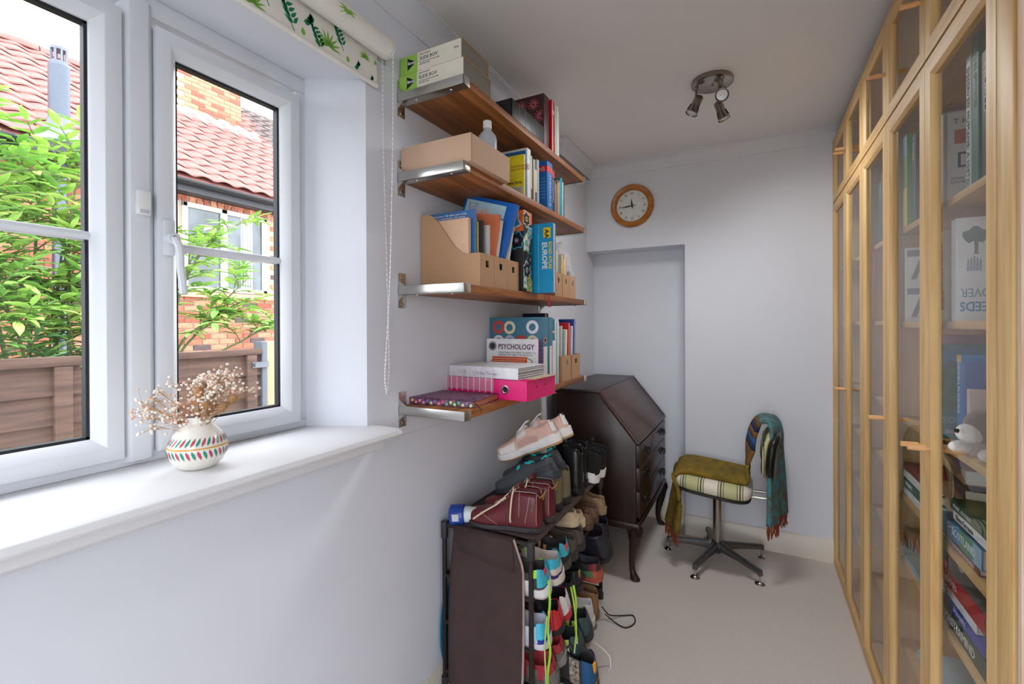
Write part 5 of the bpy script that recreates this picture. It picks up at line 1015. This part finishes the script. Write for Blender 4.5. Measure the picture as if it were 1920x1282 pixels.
# hook-up connector: blue and white plug on an orange cable
cn = thing('plug_connector', 'blue and white round mains plug lying on the shoe rack corner', 'plug', (.10, .252, .642), (0, R(86), R(22))); cn.scale = (1.25, 1.25, 1.25)
MB().lathe([(0, -.046), (.026, -.046), (.030, -.042), (.030, -.004), (.027, 0), (0, 0)], 12, M=Matrix.Identity(4)).build('blue_body', C(24, 66, 156, .35), cn, bevel=.002); MB().lathe([(0, 0), (.0235, 0), (.0225, .02), (.0205, .022), (.0195, .05), (.0205, .054), (.018, .056), (0, .056)], 24).build('white_collar', C(214, 226, 226, .4), cn)
MB().tube([(0, 0, .05), (.004, .004, .085), (.02, .01, .13)], .0065, 10).build('orange_cable', C(216, 110, 50, .5), cn); MB().box((-.012, -.0312, -.034), (.008, -.0285, -.014)).build('rating_label', C(200, 206, 214), cn)

# ---------------------------------------------------------------- shoes
WT = [(0, .02), (.004, .26), (.012, .50), (.04, .72), (.09, .84), (.2, .86), (.4, .84), (.55, .92), (.7, 1.0), (.82, .97), (.92, .80), (.965, .60), (.99, .30), (1, .03)]
HT = {'trainer': [(0, .058), (.03, .074), (.08, .078), (.2, .066), (.3, .064), (.38, .074), (.46, .080), (.56, .070), (.7, .054), (.85, .044), (.95, .034), (1, .018)],
      'boot': [(0, .115), (.03, .150), (.1, .155), (.3, .155), (.37, .150), (.45, .115), (.55, .082), (.7, .062), (.85, .050), (.95, .038), (1, .02)],
      'slipper': [(0, .030), (.03, .045), (.1, .048), (.25, .045), (.38, .05), (.48, .062), (.6, .060), (.75, .052), (.88, .044), (.96, .034), (1, .02)]}
STN = [0, .004, .012, .04, .075, .12, .2, .28, .35, .41, .47, .54, .62, .7, .78, .86, .92, .965, .99, 1.0]
def shoe_surface(L_, W_, H_, style, sh):
    c_end = .36 if style == 'boot' else .44
    def S(t, v):
        w = lerp_tab(WT, t)*W_/2; h = lerp_tab(HT[style], t)*H_; c = 0 if t < .02 else min(1, (t-.02)/.03) if t < .05 else 1 if t < c_end-.08 else max(0, (c_end-t)/.08)
        A = [(.92, 0), (1.0, .22), (.95, .52), (.76, .84), (.44, .975), (.18, 1.0), (0, 1.0)]; B = [(.92, 0), (1.0, .22), (.94, .52), (.80, .86), (.66, 1.0), (.52, .55), (0, .25)]
        k = v if v <= 6 else 12-v; k0 = int(min(5, math.floor(k))); f = k-k0
        ya, za = (A[k0][i]*(1-f)+A[k0+1][i]*f for i in (0, 1)); yb, zb = (B[k0][i]*(1-f)+B[k0+1][i]*f for i in (0, 1))
        y = (ya*(1-c)+yb*c)*w*(1 if v <= 6 else -1); z = (za*(1-c)+zb*c)*h+sh*.75+(.012*max(0, (t-.75)/.25)**2)
        lean = .012*(1-min(1, t/.1))*(za if style != 'boot' else .2*za)
        return Vector((t*L_+lean-(.0), y, z))
    return S
SHO = 'shoes on the rack'
def shoe(label, loc, rot=(0, 0, 180), style='trainer', up=C(40, 40, 44), so=M_white, ac=(), lace=None, L_=.28, W_=.098, H_=1., sh=.026, name='trainer', cat='shoe', tab=None, group=SHO, out=None, lining=None):
    o = thing(name, label, cat, loc, tuple(R(a) for a in rot), group); S = shoe_surface(L_, W_, H_, style, sh)
    MB().loft([[S(t, v) for v in range(13)] for t in STN], closed=False, caps=False).build('upper', up, o, sub=1, smooth=180)
    rings = []
    for t in STN:
        w = lerp_tab(WT, t)*W_/2*1.06; x = t*L_+(.004 if t > .98 else -.004 if t < .01 else 0); zb = .012*max(0, (t-.75)/.25)**2; hh = sh*(1.15-.35*t)
        rings.append([(x, -w*.86, zb), (x, -w, zb+hh*.25), (x, -w*.99, zb+hh), (x, w*.99, zb+hh), (x, w, zb+hh*.25), (x, w*.86, zb)])
    sl = MB().loft(rings).build('sole', so, o, smooth=50)
    if out is not None: MB().loft([[(x, y*1.005, z-.004) for x, y, z in r[:2]+r[-2:]] for r in rings]).build('outsole', out, sl, smooth=50)
    for t0, t1, v0, v1, m in ac:
        for mir in (0, 1):
            n = 6; mm = 4; rows = []
            for i in range(n+1):
                t = t0+(t1-t0)*i/n; row = []
                for j in range(mm+1):
                    v = v0+(v1-v0)*j/mm; q = S(max(0, t), v if not mir else 12-v); cen = Vector((min(max(q.x, L_*.08), L_*.9), 0, sh*.75+.02)); d = (q-cen).normalized(); row.append(q+d*.0022)
                rows.append(row)
            MB().loft(rows, closed=False, caps=False).build('overlay', m, o, smooth=60)
    c0 = .33 if style == 'boot' else .42
    if style != 'slipper':
        tg = [[S(c0+.14-.025*i, 6)+Vector((-.004*i, y, .004+.004*i)) for y in (-.018, -.009, 0, .009, .018)] for i in range(6)]; MB().loft(tg, closed=False, caps=False).build('tongue', lining or up, o, solid=.005, smooth=60)
    if lace is not None:
        lb = MB(); n = 5
        for k in range(n):
            t = c0+.035*k+.01; a = S(t, 4.2); b_ = S(t+.028, 7.8); a2 = S(t, 7.8); b2 = S(t+.028, 4.2)
            for p, q in ((a, b_), (a2, b2)): lb.tube([p+Vector((0, 0, .002)), p.lerp(q, .5)+Vector((0, 0, .010)), q+Vector((0, 0, .002))], .0026, 6)
        lb.build('laces', lace, o)
    if tab is not None:
        q = S(.0, 4); MB().box((q.x-.004, -.009, q.z-.03), (q.x+.003, .009, q.z+.008)).build('heel_tab', tab, o, bevel=.002)
    return o
K = lambda *c, r=.55: C(*c, r)
M_maroon = mat('maroon_leather', (98, 26, 34), .38, var=.12, scale=14, bump=.15, bscale=90); M_cream2 = K(224, 206, 180, r=.8); M_stitch = K(226, 196, 180, r=.7)
# top of the rack
for i, (lb, loc, rz) in enumerate((('maroon leather ankle boot with cream laces at the front of the rack top', (.388, .318, .612), 190), ('second maroon ankle boot behind its pair on the rack top', (.392, .422, .612), 187))):
    bt = shoe(lb, loc, (0, 0, rz), 'boot', M_maroon, K(58, 54, 56), lace=M_cream2, L_=.285, W_=.100, H_=.86, sh=.020, name='ankle_boot', cat='boot', group='maroon boots', lining=M_maroon)
    S = shoe_surface(.285, .100, .86, 'boot', .020)
    for mir in (0, 1):
        for pts in ([(.02+.33*k/8, 3.75) for k in range(9)], [(.27, 3.7-.40*k) for k in range(7)], [(.05+.0*k, .6+.4*k) for k in range(8)], [(.14+.05*k/4, 3.0-.55*k) for k in range(5)], [(.55+.05*k, .5+.55*k) for k in range(6)]):
            MB().tube([S(t, v if not mir else 12-v)+Vector((0, (1 if not mir else -1)*.0018, .0006)) for t, v in pts], .0006, 5).build('stitching', M_stitch, bt)
    MB().tube(curve_pts([S(.36, 4.3)+Vector((0, .004, .004)), S(.36, 3)+Vector((.0, .012, 0)), S(.37, 1.5)+Vector((.0, .014, 0)), S(.37, .5)+Vector((.0, .012, .01))], 5), .0032, 6).build('loose_lace', M_cream2, bt); MB().tube(curve_pts([S(.45, 5)+Vector((0, 0, .008)), S(.56, 4)+Vector((0, .012, .01)), S(.72, 3)+Vector((0, .02, .008)), S(.84, 2)+Vector((0, .03, .004))], 5), .0032, 6).build('loose_lace', M_cream2, bt)
    MB().tube(curve_pts([S(.02, 3.5), S(.0, 4)+Vector((-.006, .004, .02)), S(.0, 4)+Vector((-.010, -.008, .03)), S(.0, 4)+Vector((-.004, -.022, .018)), S(.0, 8)+Vector((-.002, 0, .0))], 4), .003, 6).build('pull_loop', K(150, 110, 50), bt)
Mg = K(66, 70, 76); Mt = K(30, 190, 190)
for lb, loc, rot in (('dark grey and teal trainer lying on top of the shoe pile', (.385, .50, .752), (10, 22, 190)), ('second dark grey and teal trainer behind its pair', (.365, .60, .756), (6, 21, 188))):
    shoe(lb, loc, rot, 'trainer', Mg, K(48, 52, 58), ac=[(.34, .42, 3.2, 4.6, Mt), (.05, .16, 3.3, 4.4, Mt), (.02, .30, 1.0, 2.2, K(44, 46, 52)), (.50, .56, 2.8, 4.4, Mt), (.0, .16, .1, .7, K(20, 120, 90))], lace=K(36, 38, 42), name='trainer', group='grey and teal trainers', lining=M_black)
Mp = K(226, 190, 174)
for lb, loc, rot in (('pale pink and white trainer at the very top of the shoe pile', (.345, .61, .865), (4, 22, 196)), ('second pale pink trainer just behind the top one', (.36, .70, .875), (2, 20, 194))):
    shoe(lb, loc, rot, 'trainer', Mp, K(240, 238, 236), ac=[(.04, .30, .1, 1.1, K(236, 234, 236)), (.30, .62, .8, 2.0, K(200, 160, 146)), (.66, .92, .6, 2.6, K(240, 232, 228)), (.0, .05, 1.5, 4, K(238, 236, 236)), (.45, .60, 2.4, 4, K(240, 234, 230))], lace=M_white, out=K(196, 160, 116), sh=.034, name='trainer', group='pink trainers', tab=M_white, lining=M_white)
for lb, loc, rz in (('olive suede boot behind the maroon boots', (.375, .525, .612), 178), ('second olive suede boot behind its pair', (.38, .612, .612), 182)): shoe(lb, loc, (0, 0, rz), 'boot', mat('olive_suede', (118, 106, 80), .95, var=.12, scale=18), K(40, 38, 40), L_=.27, H_=.90, name='suede_boot', cat='boot', group='olive suede boots')
for lb, loc, rz in (('glossy black leather boot in the middle of the rack top', (.395, .735, .612), 180), ('second black leather boot in the middle of the rack top', (.38, .825, .612), 176)): shoe(lb, loc, (0, 0, rz), 'boot', mat('black_leather', (22, 22, 26), .28, bump=.2, bscale=60), K(20, 20, 22), lace=M_black, L_=.28, H_=1.28, name='leather_boot', cat='boot', group='black leather boots')
for lb, loc, rz in (('black trainer with white sole at the far end of the rack top', (.41, .905, .612), 180), ('farthest black trainer with white sole on the rack top', (.41, .995, .612), 178)):
    shoe(lb, loc, (0, -8, rz), 'boot', mat('black_suede', (20, 20, 22), .9), M_white, ac=[(.0, .08, 0, .45, K(236, 236, 234)), (.04, .22, .1, .8, K(236, 236, 234))], lace=M_black, L_=.27, H_=.84, sh=.034, name='trainer', group='black and white trainers')
# upper tier
z = TI[1]+.006; lime = K(170, 226, 70); aqua = K(60, 176, 200); navy = K(40, 42, 96)
shoe('white soled trainer with aqua and lime heel nearest on the upper tier', (.43, .285, z+.005), (-16, 0, 184), up=K(60, 60, 62), so=K(232, 230, 232), ac=[(.0, .10, 1.2, 4, aqua), (.16, .32, .2, 2.2, K(226, 226, 226)), (.34, .5, .3, 2.4, K(200, 190, 180)), (.5, .62, .6, 3, aqua), (.10, .15, 2.5, 4, lime)], lace=lime, out=K(206, 190, 180), sh=.034, tab=K(200, 50, 80), H_=1.1)
shoe('beige trainer with blue and navy sole patches on the upper tier', (.445, .372, z+.008), (-18, 0, 182), up=K(214, 200, 190), so=K(216, 204, 194), ac=[(.0, .16, 2.2, 4, aqua), (.0, .16, .1, 1.3, navy), (.22, .4, .2, 2.6, aqua), (.45, .7, .2, 2., navy)], out=navy, sh=.032, H_=1.1, lace=lime)
shoe('black trainer with orange lacing lines and red heel tab on the upper tier', (.435, .462, z+.012), (-8, 0, 180), up=K(48, 44, 46), so=K(70, 64, 66), ac=[(.0, .08, 1.8, 4., aqua), (.28, .32, 2.2, 4.2, K(236, 170, 110)), (.36, .40, 2.2, 4.2, K(236, 170, 110)), (.44, .48, 2.2, 4.6, K(236, 170, 110)), (.52, .56, 2.4, 5, K(236, 170, 110))], tab=K(220, 60, 76), H_=1.1, lace=K(236, 170, 110))
Mcl = mat('taupe_felt', (86, 78, 70), .95, var=.15, scale=20)
for lb, y in (('taupe felt clog on the upper tier beside the orange-lined trainer', .552), ('second taupe felt clog on the upper tier', .640)): shoe(lb, (.43, y, z), (0, 0, 180), 'slipper', Mcl, K(52, 46, 44), L_=.265, W_=.102, H_=1.5, sh=.03, name='clog', group='taupe clogs')
for lb, y, zz in (('cream slipper resting on the clogs', .640, .095), ('second cream slipper resting on the clogs', .720, .06)): shoe(lb, (.405, y, z+zz), (0, 4, 181), 'slipper', K(196, 172, 140, r=.9), K(206, 184, 152, r=.9), L_=.25, W_=.088, name='slipper', group='cream slippers')
for lb, y in (('brown suede loafer on the upper tier', .800), ('second brown suede loafer on the upper tier', .876)): shoe(lb, (.415, y, z+.02), (0, 0, 180), 'slipper', K(112, 84, 66, r=.9), K(90, 66, 52), L_=.26, W_=.086, H_=1.2, name='loafer', group='brown loafers')
shoe('woven straw espadrille at the far end of the upper tier', (.42, .985, z+.02), (0, -4, 180), 'slipper', mat('woven_straw', (150, 124, 92), .95, var=.3, scale=160), K(160, 134, 100), L_=.25, W_=.085, H_=1.3, name='espadrille')
# middle tier
z = TI[2]+.006
shoe('white trainer with cyan blue and red heel nearest on the middle tier', (.43, .285, z), (-14, 0, 183), up=K(216, 220, 232), so=K(226, 228, 236), ac=[(.0, .12, 1.4, 4, K(80, 196, 230)), (.0, .10, .6, 1.5, K(30, 60, 160)), (.04, .12, .1, .7, K(210, 50, 70)), (.3, .5, .6, 2.5, navy)], lace=lime, H_=1.05)
shoe('black trainer with red and white side bands on the middle tier', (.445, .368, z+.004), (-16, 0, 181), up=K(24, 24, 28), so=K(30, 30, 34), ac=[(.0, .05, .2, 4, K(206, 40, 52)), (.06, .14, .2, 4, K(206, 40, 52)), (.16, .24, .2, 3.4, K(232, 230, 228)), (.32, .42, .2, 3.4, K(200, 40, 50))], lace=M_black, H_=1.1)
shoe('second black trainer with red and white bands on the middle tier', (.44, .452, z+.004), (-14, 0, 180), up=K(24, 24, 28), so=K(206, 40, 52), ac=[(.0, .07, .2, 4, K(232, 230, 228)), (.10, .18, .2, 3.6, K(206, 40, 52)), (.26, .36, .2, 3.4, K(232, 230, 228))], lace=M_black, H_=1.1)
shoe('plain black trainer on the middle tier', (.42, .545, z), (0, 0, 180), up=K(26, 26, 28), so=K(34, 34, 36), lace=M_black); shoe('plain black trainer with khaki tag on the middle tier', (.42, .635, z), (4, 0, 180), up=K(30, 29, 30), so=K(30, 30, 32), lace=M_black, tab=K(150, 130, 60))
shoe('black padded high boot bulging out at the far end of the middle tier', (.475, .905, z+.04), (-30, 6, 176), 'boot', mat('black_quilted_nylon', (34, 36, 46), .45, bump=.6, bscale=24), K(26, 26, 30), L_=.28, W_=.12, H_=1.05, name='padded_boot', cat='boot'); shoe('second black padded boot behind the bulging one', (.44, .985, z+.02), (-10, 0, 178), 'boot', MATS['black_quilted_nylon'], K(26, 26, 30), L_=.28, W_=.115, H_=1.0, name='padded_boot', cat='boot')
shoe('dark trainer with red and green heel under the padded boot', (.455, .815, z-.03), (-10, 0, 180), up=K(50, 52, 56), so=K(176, 84, 66), ac=[(.0, .10, .2, 2, K(180, 90, 70)), (.03, .16, 2, 3.4, K(140, 40, 50)), (.1, .3, .3, 2, K(90, 130, 80))], lace=K(60, 60, 64))
# lower tier and floor
z = TI[3]+.006; redm = mat('red_mesh', (176, 56, 64), .8, var=.15, scale=60)
shoe('red and grey running shoe nearest on the bottom tier', (.445, .318, z+.035), (-16, 0, 182), up=redm, so=K(112, 110, 104), ac=[(.0, .12, .3, 2.0, K(120, 118, 112)), (.2, .34, .2, 2.6, K(120, 118, 112)), (.5, .7, .4, 2.5, K(60, 62, 74))], lace=K(220, 90, 80), sh=.03, H_=1.05)
shoe('second red and grey running shoe on the bottom tier', (.44, .402, z+.05), (-14, 0, 180), up=redm, so=K(150, 146, 142), ac=[(.0, .12, .3, 2.0, K(120, 118, 112)), (.3, .5, .2, 2.6, K(190, 186, 180))], lace=K(200, 196, 190), sh=.03)
Mlime = K(196, 212, 96); Mdk = K(58, 78, 82)
for lb, y, zz in (('dark teal running shoe with lime side flashes on the bottom tier', .492, .03), ('second dark teal running shoe with lime flashes on the bottom tier', .582, .05)):
    shoe(lb, (.485, y, z+zz), (-16, 4, 180), up=K(36, 40, 44), so=K(44, 50, 52), ac=[(.0, .12, .2, 4, Mdk), (.14, .22, .2, 3.4, Mlime), (.26, .32, .2, 3.6, Mlime), (.4, .46, .6, 3.6, Mlime)], lace=lime, out=Mdk, sh=.03, H_=1.1, group='lime flashed running shoes')
shoe('white trainer with black dot on the bottom tier', (.455, .690, z+.02), (0, 0, 180), up=K(226, 224, 222), so=K(222, 220, 216), ac=[(.05, .14, 1.2, 2.6, M_black)], lace=M_white, H_=1.1); shoe('tan nubuck boot at the far end of the bottom tier', (.44, .80, .04), (0, 0, 180), 'boot', K(156, 118, 82, r=.9), K(120, 88, 58), lace=K(60, 40, 30), L_=.28, H_=.75, name='nubuck_boot', cat='boot')
bb_ = shoe('blue and charcoal walking boot with yellow toe on the carpet by the rack', (.545, .455, .004), (-12, 0, 172), 'boot', K(60, 58, 60), K(30, 30, 34), ac=[(.0, .12, 1.0, 3.6, K(24, 84, 130)), (.16, .30, .3, 3.2, mat('speckled_panel', (206, 190, 170), .7, col2=(40, 38, 40), scale=90)), (.0, .05, .1, .9, K(236, 170, 50))], lace=K(220, 216, 210), L_=.29, H_=.78, name='walking_boot', cat='boot', tab=K(236, 170, 50))
shoe('black shoe in the shadow at the foot of the rack', (.44, .30, .006), (0, 0, 180), 'slipper', K(36, 30, 28), K(40, 34, 30), L_=.27, name='shoe')
# hanging laces and the lace loop on the carpet
def lace_thing(lb, pts, r, m, fl=1.):
    p0 = Vector(pts[0]); o = thing('shoelace', lb, 'shoelace', p0); q = [p-p0 for p in curve_pts(pts, 7)]; MB().tube(q, r, 7).build('cord', m, o); e = q[-1]; d = (q[-1]-q[-2]).normalized(); MB().cyl(e, e+d*.012, r*.8, n=7).build('aglet', K(200, 200, 190) if m is not M_black else M_black, o); return o
lace_thing('lime green shoelace hanging past the near front post', [(.43, .27, .47), (.438, .262, .40), (.432, .258, .31), (.444, .250, .24), (.436, .246, .16), (.44, .243, .07)], .0042, lime); lace_thing('thin lime lace hanging beside the red running shoe', [(.435, .245, .36), (.43, .236, .26), (.436, .232, .16), (.44, .230, .06)], .0028, K(190, 206, 120))
lace_thing('pair of lime laces dangling over the dark teal running shoe', [(.475, .395, .40), (.482, .400, .34), (.478, .405, .26), (.484, .402, .20)], .004, lime); lace_thing('second lime lace dangling over the dark teal running shoe', [(.470, .382, .40), (.480, .388, .33), (.486, .392, .25), (.480, .390, .17)], .0032, K(176, 206, 90))
lace_thing('thin black shoelace looped on the carpet beyond the rack', [(.44, .86, .06), (.47, .88, .02), (.52, .93, .004), (.56, .95, .004), (.578, .90, .004), (.55, .85, .004), (.50, .86, .006), (.46, .87, .02)], .0028, M_black); lace_thing('white lace curling on the carpet beside the walking boot', [(.50, .56, .10), (.53, .59, .06), (.55, .60, .03), (.556, .585, .004), (.552, .56, .004)], .003, K(226, 222, 216))
